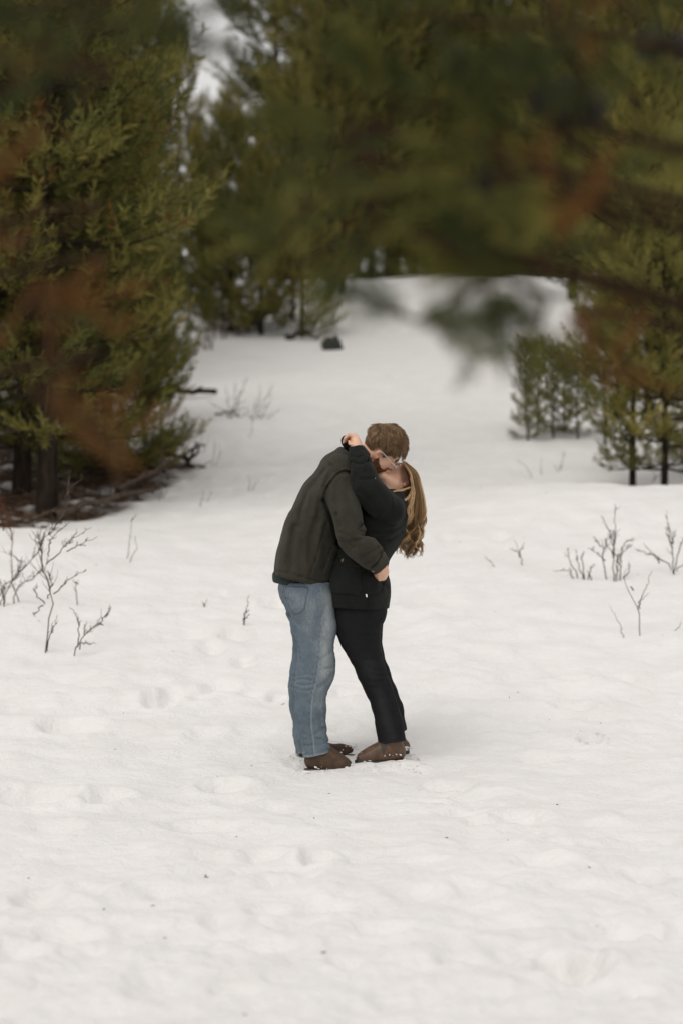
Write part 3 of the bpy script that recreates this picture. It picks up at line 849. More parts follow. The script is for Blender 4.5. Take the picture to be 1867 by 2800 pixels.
rock_m = simple("dark_rock", (.022, .024, .022), .8, nscale=14, var=.5, bumps=(.6, .03))
rock(910, 955, .145, .16, "dark rock flecked with snow beside the upper track", rock_m)
# ---------------------------------------------------------------- solid modelling by distance fields
def W(zx, zy, dy=0.0):
    """Point of the couple, from a 3.136x enlargement of the photograph that starts at (700, 1120)."""
    return P(700 + zx / 3.136, 1120 + zy / 3.136, D + dy)
U = 1.0 / 1740.0      # one unit of that enlargement in metres
def V(zx, zy, dy=0.0):
    return W(zx, zy + 1380, dy)
def to_units(p):
    y = p[..., 1]
    px = 933.5 + p[..., 0] * FP / y
    py = 1400 - (p[..., 2] - CZ) * FP / y
    return (px - 700) * 3.136, (py - 1120) * 3.136

def smin(a, b, k):
    if k <= 0:
        return np.minimum(a, b)
    h = np.maximum(k - np.abs(a - b), 0) / k
    return np.minimum(a, b) - h * h * k * .25

class Field:
    """Ordered list of solids joined, cut and carved into one distance field."""
    def __init__(self):
        self.ops = []
    def cone(self, a, b, ra, rb, sy=1.0, k=.03):
        a = np.asarray(a, float); b = np.asarray(b, float)
        cy = (a[1] + b[1]) / 2
        s = np.array([1, 1 / sy, 1.0])
        a2 = (a - [0, cy, 0]) * s; b2 = (b - [0, cy, 0]) * s
        ba = b2 - a2; L2 = max(float(ba @ ba), 1e-12)
        def f(p):
            q = (p - np.array([0, cy, 0])) * s
            pa = q - a2
            t = np.clip(pa @ ba / L2, 0, 1)
            return np.linalg.norm(pa - t[..., None] * ba, axis=-1) - (ra + (rb - ra) * t)
        self.ops.append(('u', f, k)); return self
    def chain(self, pts, k=.03, first_k=None):
        """pts: (point, radius, depth scale)"""
        for i in range(len(pts) - 1):
            (a, ra, sa), (b, rb, sb) = pts[i], pts[i + 1]
            self.cone(a, b, ra, rb, (sa + sb) / 2, k if (i or first_k is None) else first_k)
        return self
    def ell(self, c, R, semi, k=.02, op='u'):
        c = np.asarray(c, float); semi = np.asarray(semi, float); ms = float(semi.min())
        def f(p):
            q = (p - c) @ R
            n = np.linalg.norm(q / semi, axis=-1)
            g = np.linalg.norm(q / semi ** 2, axis=-1) + 1e-9
            return n * (n - 1.0) / g
        self.ops.append((op, f, k)); return self
    def sub_cone(self, a, b, ra, rb, k=.01):
        self.cone(a, b, ra, rb, 1.0, k)
        o = self.ops.pop(); self.ops.append(('s', o[1], k)); return self
    def plane(self, p0, n, k=0.0):
        p0 = np.asarray(p0, float); n = np.asarray(n, float); n = n / np.linalg.norm(n)
        self.ops.append(('i', lambda p: (p - p0) @ n, k)); return self
    def join(self, other, k=.0):
        self.ops.append(('F', other, k)); return self
    def disp(self, fn):
        self.ops.append(('d', fn, 0)); return self
    def eval(self, p, c, R):
        """p (nb, m, 3) points, c (nb, 3) their centres, R their radius."""
        d = np.full(p.shape[:2], 0.35)
        for op, f, k in self.ops:
            if op == 'd':
                d = d + f(p, d)
                continue
            if op == 'F':
                d = smin(d, f.eval(p, c, R), k); continue
            if op == 'i':
                dd = f(p)
                d = -smin(-d, -dd, k) if k else np.maximum(d, dd)
                continue
            dc = f(c)
            s = np.nonzero(dc < R * 1.3 + k + .03)[0]
            if not len(s):
                continue
            e = f(p[s])
            if op == 'u':
                d[s] = smin(d[s], e, k)
            else:
                d[s] = -smin(-d[s], e, k)
        return d

def surface(field, lo, hi, h, B=6):
    """Surface nets over a block-sparse grid."""
    lo = np.asarray(lo, float); hi = np.asarray(hi, float)
    nb = np.ceil((hi - lo) / (h * B)).astype(int)
    bi = np.stack(np.meshgrid(*[np.arange(n) for n in nb], indexing='ij'), -1).reshape(-1, 3)
    cen = lo + (bi * B + (B - 1) / 2) * h
    R = h * B * .87
    dc = np.concatenate([field.eval(cen[i:i + 20000, None, :], cen[i:i + 20000], .05)[:, 0] for i in range(0, len(cen), 20000)])
    act = np.nonzero(np.abs(dc) < R * 1.5 + .012)[0]
    off = np.stack(np.meshgrid(*[np.arange(B)] * 3, indexing='ij'), -1).reshape(-1, 3) * h
    F = np.repeat(np.repeat(np.repeat(dc.reshape(nb).astype(np.float32), B, 0), B, 1), B, 2)
    F6 = F.reshape(nb[0], B, nb[1], B, nb[2], B)
    for i in range(0, len(act), 1500):
        a = act[i:i + 1500]
        c = cen[a]
        p = (c - (B - 1) / 2 * h)[:, None, :] + off[None]
        d = field.eval(p, c, R).reshape(-1, B, B, B)
        F6[bi[a, 0], :, bi[a, 1], :, bi[a, 2], :] = d
    F = F6.reshape(nb * B)
    s = F < 0
    c0 = [s[i:s.shape[0] - 1 + i, j:s.shape[1] - 1 + j, k:s.shape[2] - 1 + k] for i in (0, 1) for j in (0, 1) for k in (0, 1)]
    cnt = sum(x.astype(np.int8) for x in c0)
    cell = np.argwhere((cnt > 0) & (cnt < 8))
    cid = np.full(cnt.shape, -1, np.int32)
    cid[cell[:, 0], cell[:, 1], cell[:, 2]] = np.arange(len(cell))
    corner = [(i, j, k) for i in (0, 1) for j in (0, 1) for k in (0, 1)]
    vals = np.stack([F[cell[:, 0] + i, cell[:, 1] + j, cell[:, 2] + k] for i, j, k in corner], 1)
    acc = np.zeros((len(cell), 3)); num = np.zeros(len(cell))
    ca = np.array(corner, float)
    for a in range(8):
        for b in range(a + 1, 8):
            if np.abs(ca[a] - ca[b]).sum() != 1:
                continue
            m = (vals[:, a] < 0) != (vals[:, b] < 0)
            t = vals[m, a] / (vals[m, a] - vals[m, b])
            acc[m] += ca[a] + (ca[b] - ca[a]) * t[:, None]; num[m] += 1
    v = lo + (cell + acc / num[:, None]) * h
    quads = []
    for ax in range(3):
        o1, o2 = [(1, 2), (2, 0), (0, 1)][ax]
        sl0 = [slice(None)] * 3; sl1 = [slice(None)] * 3
        sl0[ax] = slice(0, -1); sl1[ax] = slice(1, None)
        e = np.argwhere(s[tuple(sl0)] != s[tuple(sl1)])
        e = e[(e[:, o1] > 0) & (e[:, o2] > 0) & (e[:, o1] < s.shape[o1] - 1) & (e[:, o2] < s.shape[o2] - 1)]
        q = []
        for (d1, d2) in ((-1, -1), (0, -1), (0, 0), (-1, 0)):
            w = e.copy(); w[:, o1] += d1; w[:, o2] += d2
            q.append(cid[w[:, 0], w[:, 1], w[:, 2]])
        q = np.stack(q, 1)
        fl = ~s[e[:, 0], e[:, 1], e[:, 2]]
        q[fl] = q[fl][:, ::-1]
        quads.append(q)
    q = np.concatenate(quads)
    return v, q[(q >= 0).all(1)]

def strokes(lines):
    """Creases, folds and seams: (polyline in enlargement units, half width, depth; + groove, - ridge)."""
    L = []
    for pts, w, dep in lines:
        c = spline(np.array(pts, float), max(4, 3 * len(pts)))
        L.append((c, float(w), float(dep)))
    def fn(p, d):
        zx, zy = to_units(p)
        out = np.zeros(d.shape)
        near = np.clip((-(p[..., 1] - D) + .12) / .1, 0, 1)
        mx, my = zx.mean(1), zy.mean(1)
        for c, w, dep in L:
            lo = c.min(0) - 3 * w - 40; hi = c.max(0) + 3 * w + 40
            s = np.nonzero((mx > lo[0]) & (mx < hi[0]) & (my > lo[1]) & (my < hi[1]))[0]
            if not len(s):
                continue
            x, y = zx[s], zy[s]
            best = np.full(x.shape, 1e9)
            n = len(c)
            for i in range(n - 1):
                a, b = c[i], c[i + 1]
                ba = b - a; l2 = ba @ ba + 1e-9
                t = np.clip(((x - a[0]) * ba[0] + (y - a[1]) * ba[1]) / l2, 0, 1)
                q = (x - a[0] - t * ba[0]) ** 2 + (y - a[1] - t * ba[1]) ** 2
                taper = 1.0
                best = np.minimum(best, q)
            out[s] += dep * np.exp(-best / (w * w))
        return out * near
    return fn

def poly2d(pts, rnd=0.0):
    pts = np.array(pts, float)
    def f(p):
        zx, zy = to_units(p)
        n = len(pts)
        d = np.full(zx.shape, 1e18); sgn = np.ones(zx.shape)
        j = n - 1
        for i in range(n):
            e = pts[j] - pts[i]; wx = zx - pts[i][0]; wy = zy - pts[i][1]
            t = np.clip((wx * e[0] + wy * e[1]) / (e @ e), 0, 1)
            d = np.minimum(d, (wx - e[0] * t) ** 2 + (wy - e[1] * t) ** 2)
            c1 = zy >= pts[i][1]; c2 = zy < pts[j][1]; c3 = e[0] * wy > e[1] * wx
            flip = (c1 & c2 & c3) | (~c1 & ~c2 & ~c3)
            sgn = np.where(flip, -sgn, sgn)
            j = i
        return (sgn * np.sqrt(d) - rnd) * U
    return f

class Patch:
    """A piece of cloth lying on a field, inside an outline, on the near side."""
    def __init__(self, base, poly, out=.003, rnd=4.0, ymax=0.0, inn=.004):
        self.b, self.f, self.o, self.y, self.i = base, poly2d(poly, rnd), out, D + ymax, inn
    def eval(self, p, c, R):
        d = self.b.eval(p, c, R)
        sh = np.maximum(d - self.o, -(d + self.i))
        e = self.f(p)
        sh = -smin(-sh, -e, .006)
        return np.maximum(sh, p[..., 1] - self.y)

def bounds(pts, m):
    pts = np.array(pts)
    return pts.min(0) - m, pts.max(0) + m

def patch_obj(name, base, poly, h, mat, parent, out=.003, rnd=4.0, ymax=0.0, depth=.34, label=None, inn=.004):
    q = [W(x, y, -depth) for x, y in poly] + [W(x, y, ymax) for x, y in poly]
    lo, hi = bounds(q, .012)
    v, f = surface(Patch(base, poly, out, rnd, ymax, inn), lo, hi, h)
    o = link(name, v, f, mat, parent)
    if label: o['label'] = label
    return o

def frame(f, s):
    f = np.array(f, float); f /= np.linalg.norm(f)
    s = np.array(s, float); s -= f * (f @ s); s /= np.linalg.norm(s)
    return np.stack([f, s, np.cross(f, s)], 1)      # columns: forward, left, up

def head(F, E, R, sc, female=False, neck=None):
    """Head and face in local axes (forward, left, up) about the midpoint between the ears."""
    def L(f, s, u): return E + R @ (np.array([f, s, u]) * sc)
    F.ell(L(.004, 0, .055), R, np.array([.097, .077, .088]) * sc, k=.02)
    F.ell(L(.045, 0, -.02), R, np.array([.052, .062, .085]) * sc, k=.03)
    jr = .018 if female else .022
    for s in (-1, 1):
        F.cone(L(.0, s * .052, -.035), L(.022, s * .047, -.068), .020 * sc, jr * sc, k=.03)
        F.cone(L(.022, s * .047, -.068), L(.082, s * .012, -.108), jr * sc, .017 * sc, k=.025)
        F.cone(L(.062, s * .042, -.012), L(.052, s * .048, -.03), .022 * sc, .02 * sc, k=.025)    # cheek
        F.cone(L(.092, s * .012, .034), L(.082, s * .048, .034), .012 * sc, .010 * sc, k=.018)   # brow
        F.sub_cone(L(.103, s * .032, .012), L(.103, s * .036, .012), .014 * sc, .012 * sc, k=.012)
        F.ell(L(.080, s * .032, .011), R, np.array([.0145, .016, .013]) * sc, k=.004)             # closed eyelid
        # ear
        er = R @ np.array([[math.cos(.28 * s), math.sin(.28 * s) * -1, 0], [math.sin(.28 * s), math.cos(.28 * s), 0], [0, 0, 1]])
        F.ell(L(-.006, s * .078, .004), er, np.array([.0175, .008, .031]) * sc, k=.006)
        F.ell(L(.001, s * .087, .006), er, np.array([.0095, .009, .015]) * sc, k=.003, op='s')
    F.cone(L(.098, 0, .028), L(.116, 0, -.016), .008 * sc, .0115 * sc, k=.014)
    for s in (-1, 1):
        F.cone(L(.106, s * .010, -.019), L(.104, s * .011, -.02), .0085 * sc, .008 * sc, k=.008)
    F.cone(L(.094, -.020, -.057), L(.094, .020, -.057), .008 * sc, .008 * sc, k=.01)
    F.cone(L(.098, -.012, -.054), L(.098, .012, -.054), .0075 * sc, .0075 * sc, k=.006)
    F.cone(L(.095, -.013, -.068), L(.095, .013, -.068), .009 * sc, .009 * sc, k=.006)
    F.cone(L(.088, 0, -.108), L(.086, 0, -.104), .018 * sc, .018 * sc, k=.02)
    return L

def finger(F, pts, r):
    pts = [np.asarray(q, float) for q in pts]
    n = len(pts)
    for i in range(n - 1):
        F.cone(pts[i], pts[i + 1], r * (1 - .12 * i), r * (1 - .12 * (i + 1)), k=.004)

skin_m, nt, b = new_mat("skin")
nf = noise_node(nt, 22.0, 3.0)
base = ramp(nt, nf, [(0.3, (.66, .385, .265)), (0.7, (.73, .455, .325))])
flush = mixc(nt, attr(nt, "flush"), base, (.46, .17, .12))
nt.links.new(mixc(nt, attr(nt, "beard"), flush, (.17, .075, .036)), b.inputs["Base Color"])
b.inputs["Roughness"].default_value = .5
b.inputs["Subsurface Weight"].default_value = .15
b.inputs["Subsurface Radius"].default_value = (.6, .25, .12)
b.inputs["Subsurface Scale"].default_value = .01

def wool(name, lo, hi, sc=260.0):
    m, nt, b = new_mat(name)
    f = noise_node(nt, sc, 4.0, .8)
    g = noise_node(nt, 14.0, 3.0)
    c = ramp(nt, f, [(.35, lo), (.68, hi)])
    nt.links.new(mixc(nt, 1.0, c, ramp(nt, g, [(.3, (.82, .82, .82)), (.7, (1.18, 1.16, 1.12))]), 'MULTIPLY'), b.inputs["Base Color"])
    b.inputs["Roughness"].default_value = .95
    b.inputs["Specular IOR Level"].default_value = .15
    b.inputs["Sheen Weight"].default_value = .05
    b.inputs["Sheen Roughness"].default_value = .5
    bump(nt, b, f, .5, .004)
    return m
wool_olive = wool("olive_wool", (.0215, .0205, .0155), (.0495, .0465, .0355))
wool_dark = wool("dark_green_wool", (.0045, .0056, .0048), (.015, .0175, .015))

def denim(name, lo, mid, hi, seam):
    m, nt, b = new_mat(name)
    f = noise_node(nt, 7.0, 4.0, .65)
    w = noise_node(nt, 330.0, 2.0, .7, stretch=(1, 1, .12))
    c = ramp(nt, f, [(.3, lo), (.7, mid)])
    c = mixc(nt, attr(nt, "fade"), c, hi)
    c = mixc(nt, 1.0, c, ramp(nt, w, [(.3, (.72, .74, .78)), (.7, (1.25, 1.23, 1.2))]), 'MULTIPLY')
    c = mixc(nt, attr(nt, "seam"), c, seam)
    nt.links.new(c, b.inputs["Base Color"])
    b.inputs["Roughness"].default_value = .85
    b.inputs["Specular IOR Level"].default_value = .2
    bump(nt, b, w, .25, .002)
    return m
denim_blue = denim("blue_denim", (.082, .112, .138), (.135, .172, .198), (.28, .305, .315), (.028, .05, .085))
denim_black = denim("black_denim", (.0055, .0055, .006), (.010, .010, .011), (.026, .026, .028), (.004, .004, .004))
stitch_m = simple("tan_thread", (.30, .26, .20), .8)
stitch_b = simple("black_thread", (.006, .006, .007), .8)

def suede(name, lo, hi, rough=.85):
    m, nt, b = new_mat(name)
    f = noise_node(nt, 30.0, 5.0, .7)
    nt.links.new(ramp(nt, f, [(.3, lo), (.7, hi)]), b.inputs["Base Color"])
    b.inputs["Roughness"].default_value = rough
    bump(nt, b, f, .3, .004)
    return m
suede_m = suede("brown_suede", (.040, .022, .012), (.085, .049, .027))
leather_m = suede("brown_leather", (.035, .020, .012), (.13, .065, .03), .55)
elastic_m = simple("grey_elastic", (.045, .042, .036), .8, nscale=90, var=.3, bumps=(.5, .003), stretch=(3, 3, .2))
rubber_m = simple("black_rubber", (.010, .012, .013), .45)
rubber_tan = simple("tan_rubber", (.06, .042, .028), .7)
metal_m = simple("thin_pale_metal", (.85, .8, .74), .35, .8)
horn_m = simple("horn_button", (.20, .125, .06), .3, nscale=80, var=.6)
horn_dark = simple("dark_button", (.03, .02, .012), .3)
tag_white = simple("white_label_cloth", (.8, .8, .8), .8)
tag_red = simple("red_thread", (.20, .07, .055), .8)
shirt_m = simple("dark_green_knit", (.012, .020, .018), .95, nscale=60, var=.4, bumps=(.4, .004))
lens_m, nt, b = new_mat("clear_lens")
gl = nt.nodes.new("ShaderNodeBsdfGlossy"); gl.inputs["Roughness"].default_value = .02
tp_ = nt.nodes.new("ShaderNodeBsdfTransparent")
mx = nt.nodes.new("ShaderNodeMixShader"); mx.inputs[0].default_value = .1
nt.links.new(tp_.outputs[0], mx.inputs[1]); nt.links.new(gl.outputs[0], mx.inputs[2])
nt.links.new(mx.outputs[0], nt.nodes["Material Output"].inputs["Surface"])

def hair_mat(name, stops, rough=.42):
    m, nt, b = new_mat(name)
    nt.links.new(ramp(nt, attr(nt, "tint"), stops), b.inputs["Base Color"])
    b.inputs["Roughness"].default_value = rough
    b.inputs["Specular IOR Level"].default_value = .28
    return m
hair_brown = hair_mat("short_brown_hair", [(0, (.06, .034, .017)), (.5, (.21, .125, .064)), (1, (.42, .29, .17))])
hair_long = hair_mat("long_light_brown_hair", [(0, (.07, .039, .018)), (.4, (.29, .168, .075)), (.75, (.56, .36, .18)), (1, (.78, .58, .36))])
hair_beard = hair_mat("red_brown_beard", [(0, (.08, .032, .013)), (.5, (.23, .095, .038)), (1, (.36, .18, .085))], .6)
# ---------------------------------------------------------------- the man
def line_attr(v, lines):
    zx, zy = to_units(v)
    out = np.zeros(len(v))
    for pts, w, a in lines:
        c = spline(np.array(pts, float), max(6, 5 * len(pts)))
        best = np.full(len(v), 1e9)
        for i in range(len(c) - 1):
            aa, bb = c[i], c[i + 1]; ba = bb - aa; l2 = ba @ ba + 1e-9
            t = np.clip(((zx - aa[0]) * ba[0] + (zy - aa[1]) * ba[1]) / l2, 0, 1)
            best = np.minimum(best, (zx - aa[0] - t * ba[0]) ** 2 + (zy - aa[1] - t * ba[1]) ** 2)
        out = np.maximum(out, a * np.exp(-best / (w * w)))
    return out
def z2(*pts): return [(x, y + 1380) for x, y in pts]
def cloth_noise(amp, scale, stretch=(1, 1, .45), seed=0):
    s = np.array(stretch) * scale
    def fn(p, d):
        return np.where(np.abs(d) < .05, amp * noise3(p * s, seed), 0.0)
    return fn

MH = .93
mR = frame((.736, .218, -.640), (0, .947, .322))
mE = W(1041, 392, -.095) + mR[:, 1] * .073 * MH
def mL(f, s, u): return mE + mR @ (np.array([f, s, u]) * MH)

body = Field()
head(body, mE, mR, MH)
neck0 = mL(-.02, 0, -.03)
nb_ = W(800, 520, 0.0)
body.cone(neck0, nb_, .056, .062, k=.03)
body.chain([(W(790, 560), .075, 1.6), (W(640, 800), .105, 1.45), (W(470, 1200), .105, 1.4), (W(430, 1560), .115, 1.4)], k=.05)
body.chain([(W(455, 1640, -.09), .085, 1), (V(500, 800, -.10), .052, 1), (V(505, 1530, -.10), .038, 1), (V(520, 1610, -.10), .03, 1), (V(720, 1650, -.13), .022, 1)], k=.04)
body.chain([(W(440, 1640, .09), .085, 1), (V(445, 800, .11), .052, 1), (V(470, 1500, .12), .038, 1), (V(500, 1570, .12), .03, 1), (V(720, 1545, .15), .022, 1)], k=.04)
body.chain([(W(740, 640, -.18), .055, 1), (W(798, 1060, -.265), .042, 1), (W(1060, 1335, -.19), .028, 1), (W(1088, 1395, -.165), .027, 1)], k=.03)
body.chain([(W(740, 640, .18), .055, 1), (W(860, 1020, .24), .042, 1), (W(1050, 1300, .16), .030, 1), (W(1070, 1380, .09), .03, 1)], k=.03)
# right hand: back of the hand by the cuff, fingers folded round towards the left
body.cone(W(1086, 1385, -.17), W(1082, 1432, -.155), .026, .021, sy=1.1, k=.012)
for i, (oy, ex, r) in enumerate([(1398, 1010, .0085), (1416, 1012, .0088), (1434, 1022, .0085), (1450, 1040, .0075)]):
    finger(body, [W(1084, oy, -.175 + .008 * i), W(1054, oy + 6, -.192 + .008 * i), W(ex + 18, oy + 12, -.180 + .008 * i), W(ex + 2, oy + 14, -.160 + .008 * i)], r)
finger(body, [W(1092, 1375, -.18), W(1062, 1392, -.205), W(1030, 1400, -.200)], .0105)
v, f = surface(body, W(200, 60, .40) * [1, 0, 0] + [-.05, D - .36, -.05], W(1340, 60, .4) + [.05, 0.02, .06], .0044)
# flush: lips, nose tip, ear, fingers
loc = (v - mE) @ mR / MH
flush = np.exp(-(((loc[:, 0] - .102) / .012) ** 2 + (loc[:, 1] / .018) ** 2 + ((loc[:, 2] + .061) / .010) ** 2)) * .8
flush = np.maximum(flush, .4 * np.exp(-(((loc[:, 0] - .122) / .016) ** 2 + (loc[:, 1] / .016) ** 2 + ((loc[:, 2] + .016) / .016) ** 2)))
flush = np.maximum(flush, .45 * (np.abs(loc[:, 1]) > .068) * (np.abs(loc[:, 0]) < .03) * (np.abs(loc[:, 2]) < .04))
zx, zy = to_units(v)
flush = np.maximum(flush, .5 * np.exp(-((zx - 1020) / 22) ** 2) * (zy > 1370) * (zy < 1500))
lf, ls, lu = loc[:, 0], np.abs(loc[:, 1]), loc[:, 2]
jawm = (lu < np.interp(lf, [.0, .02, .05, .085, .12], [.0, -.016, -.038, -.045, -.038])) & (lu > -.135) & (lf > .006) & (ls < .075) & ~((lf > .094) & (lu > -.074) & (ls < .02) & (lu < -.05))
man = link("person", v, f, skin_m, attrs={"flush": flush, "beard": jawm.astype(float)})
tag(man, "bearded man in glasses, olive wool jacket and blue jeans, bending down to kiss", "person", "kissing couple")
man_v, man_loc = v, loc

# jeans
jeans = Field()
near_leg, far_leg = Field(), Field()
near_leg.chain([(V(437, 150, -.055), 225 * U, 1.05), (V(462, 300, -.075), 205 * U, .95), (V(512, 480, -.09), 172 * U, .85), (V(512, 700, -.10), 136 * U, .95), (V(521, 790, -.105), 141 * U, .9), (V(510, 880, -.105), 148 * U, .9), (V(474, 1000, -.105), 129 * U, .95), (V(470, 1200, -.105), 121 * U, 1), (V(487, 1380, -.105), 110 * U, 1.05), (V(540, 1640, -.11), 134 * U, 1.0)], k=.035)
near_leg.plane(V(415, 1602, -.1), (.226, 0, -1.0))
far_leg.chain([(V(437, 150, .06), 225 * U, 1.05), (V(462, 300, .08), 195 * U, .95), (V(458, 480, .10), 150 * U, .9), (V(450, 700, .11), 124 * U, 1), (V(432, 860, .11), 130 * U, 1), (V(412, 1000, .115), 122 * U, 1), (V(420, 1150, .12), 120 * U, 1), (V(446, 1400, .12), 114 * U, 1), (V(475, 1600, .12), 128 * U, 1)], k=.035)
far_leg.plane(V(345, 1572, .1), (.17, 0, -1.0))
jeans.join(near_leg).join(far_leg, .0)
jeans.cone(V(335, 150, -.03), V(335, 160, .05), 138 * U, 138 * U, sy=1.25, k=.03)
jeans.cone(V(345, 210, -.09), V(350, 230, -.09), 120 * U, 110 * U, k=.03)
jeans.plane(W(400, 1475), (0, 0, 1))
WR = [(z2((350, 935), (420, 930), (490, 950)), 9, .0045), (z2((352, 975), (430, 985), (505, 970)), 9, .0045), (z2((360, 905), (440, 890), (520, 900)), 8, .003), (z2((355, 1015), (420, 1030), (480, 1015)), 9, .004),
      (z2((300, 900), (340, 905)), 8, .004), (z2((296, 945), (345, 950)), 8, .004), (z2((292, 1000), (345, 1005)), 8, .004), (z2((305, 850), (350, 845)), 8, .003),
      (z2((540, 1000), (590, 965), (650, 900)), 14, .007), (z2((600, 840), (645, 835)), 10, .006), (z2((560, 760), (620, 720), (650, 690)), 14, .004),
      (z2((560, 1345), (600, 1390), (650, 1430)), 14, .005), (z2((500, 1440), (580, 1455), (650, 1500)), 12, .004), (z2((430, 1450), (520, 1400), (585, 1345)), 12, .004), (z2((400, 1390), (450, 1420)), 10, .003), (z2((420, 1500), (520, 1500), (620, 1475)), 10, .003),
      (z2((290, 370), (340, 440), (400, 470)), 16, .005), (z2((600, 420), (560, 520)), 16, .003), (z2((380, 420), (450, 480), (500, 600)), 22, .004), (z2((600, 300), (560, 420)), 20, .004), (z2((410, 620), (440, 760), (430, 880)), 18, .004),
      (z2((230, 300), (290, 390)), 14, .005), (z2((240, 240), (330, 280)), 18, .003), (z2((560, 560), (600, 640), (610, 720)), 20, -.003),
      (z2((420, 1090), (470, 1180), (500, 1300)), 18, .003), (z2((560, 1080), (540, 1200), (560, 1320)), 18, .003)]
OUTSEAM = z2((545, 150), (560, 250), (563, 400), (552, 600), (536, 780), (508, 960), (478, 1080), (466, 1300), (482, 1450), (497, 1580))
jeans.disp(strokes([(a, w_, d_ * 1.5) for a, w_, d_ in WR] + [(OUTSEAM, 5, -.003), (z2((415, 1575), (540, 1560), (680, 1512)), 4, .0025)]))
jeans.disp(cloth_noise(.006, 11, (1, 1, .6), 2))
jeans.disp(cloth_noise(.003, 30, (1, 1, 1.6), 3))
v, f = surface(jeans, [W(150, 0, .4)[0] - .03, D - .30, W(0, 3000, 0)[2] - .03], [W(720, 0, .4)[0] + .02, D + .34, W(0, 1440)[2]], .0052)
fade = line_attr(v, [(z2((615, 230), (620, 450), (600, 660), (600, 800), (585, 900)), 60, .75), (z2((560, 950), (545, 1150)), 45, .35), (z2((400, 230), (330, 200)), 70, .3), (z2((415, 1598), (540, 1583), (682, 1540)), 7, .8), (z2((345, 1572), (415, 1560)), 6, .6),
                     (z2((480, 300), (450, 500)), 50, .25), ([(a + 9, b_) for a, b_ in OUTSEAM], 6, .6)])
rngj = np.random.default_rng(3)
seam = line_attr(v, [([(a - 7, b_) for a, b_ in OUTSEAM], 5, .45), (z2((415, 1570), (540, 1556), (680, 1508)), 4, .6), (z2((330, 480), (360, 620), (385, 760)), 8, .35)])
zx, zy = to_units(v)
seam = np.where((zx > 1.0) & (seam > .0), seam * (.65 + .5 * np.sin(zy / 7.0)), seam).clip(0, 1)
jo = link("jeans", v, f, denim_blue, man, attrs={"fade": fade, "seam": seam})
poc = z2((222, 128), (452, 140), (440, 230), (412, 352), (326, 386), (296, 352), (246, 250))
po = patch_obj("back_pocket", jeans, poc, .0042, denim_blue, jo, out=.004, rnd=2, ymax=-.045)
me = po.data
n = len(me.vertices); co = np.empty(n * 3, np.float32); me.vertices.foreach_get("co", co); co = co.reshape(-1, 3)
inner = [(x * .90 + 340 * .10, y * .90 + (240 + 1380) * .10) for x, y in poc]
for nm, val in (("fade", line_attr(co, [(poc + [poc[0]], 7, .55), (z2((300, 180), (400, 300)), 60, .2)])), ("seam", line_attr(co, [(inner + [inner[0]], 5, .5), (z2((222, 132), (452, 143)), 5, .7)]))):
    a = me.attributes.new(nm, 'FLOAT', 'POINT'); a.data.foreach_set("value", val.astype(np.float32))
patch_obj("red_tab", jeans, z2((222, 165), (232, 165), (232, 190), (222, 190)), .0025, tag_red, jo, out=.006, rnd=1, ymax=0.1)

# shirt tail under the jacket
sh = Field(); sh.cone(W(346, 1425), W(352, 1468), 203 * U, 201 * U, sy=1.35, k=0); sh.plane(W(200, 1486), (-.2, 0, -1)); sh.plane(W(125, 1392), (.245, 0, 1)); sh.disp(cloth_noise(.008, 26, (1, 1, .5), 5))
v, f = surface(sh, W(100, 1620, 0) + [-.03, -.24, 0], W(560, 1300, 0) + [0, .24, 0], .006)
link("shirt", v, f, shirt_m, man)

# jacket
jk = Field()
jk.chain([(W(372, 1520), 252 * U, 1.36), (W(432, 1280), 240 * U, 1.42), (W(498, 1060), 240 * U, 1.5), (W(610, 800), 232 * U, 1.52), (W(725, 610), 205 * U, 1.55)], k=.06)
jk.cone(W(735, 500, -.155), W(735, 500, .155), 92 * U, 92 * U, k=.06)
jk.cone(W(690, 490, -.05), W(690, 490, .05), 118 * U, 118 * U, sy=1.2, k=.06)
slv = Field()
slv.chain([(W(735, 640, -.19), 112 * U, 1), (W(752, 800, -.215), 128 * U, 1), (W(775, 930, -.25), 126 * U, 1), (W(800, 1070, -.275), 122 * U, 1), (W(885, 1170, -.275), 120 * U, 1), (W(975, 1255, -.245), 108 * U, 1), (W(1048, 1330, -.195), 82 * U, 1), (W(1070, 1352, -.18), 74 * U, 1)], k=.035)
slv.plane(W(1062, 1345, -.19), (.62, .25, -.72))
fsl = Field()
fsl.chain([(W(735, 640, .19), 112 * U, 1), (W(800, 880, .24), 120 * U, 1), (W(900, 1060, .265), 115 * U, 1), (W(1040, 1240, .20), 90 * U, 1), (W(1070, 1330, .12), 72 * U, 1)], k=.035)
fsl.plane(W(1068, 1335, .11), (.5, -.6, -.6))
jk.join(slv, .022).join(fsl, .022)
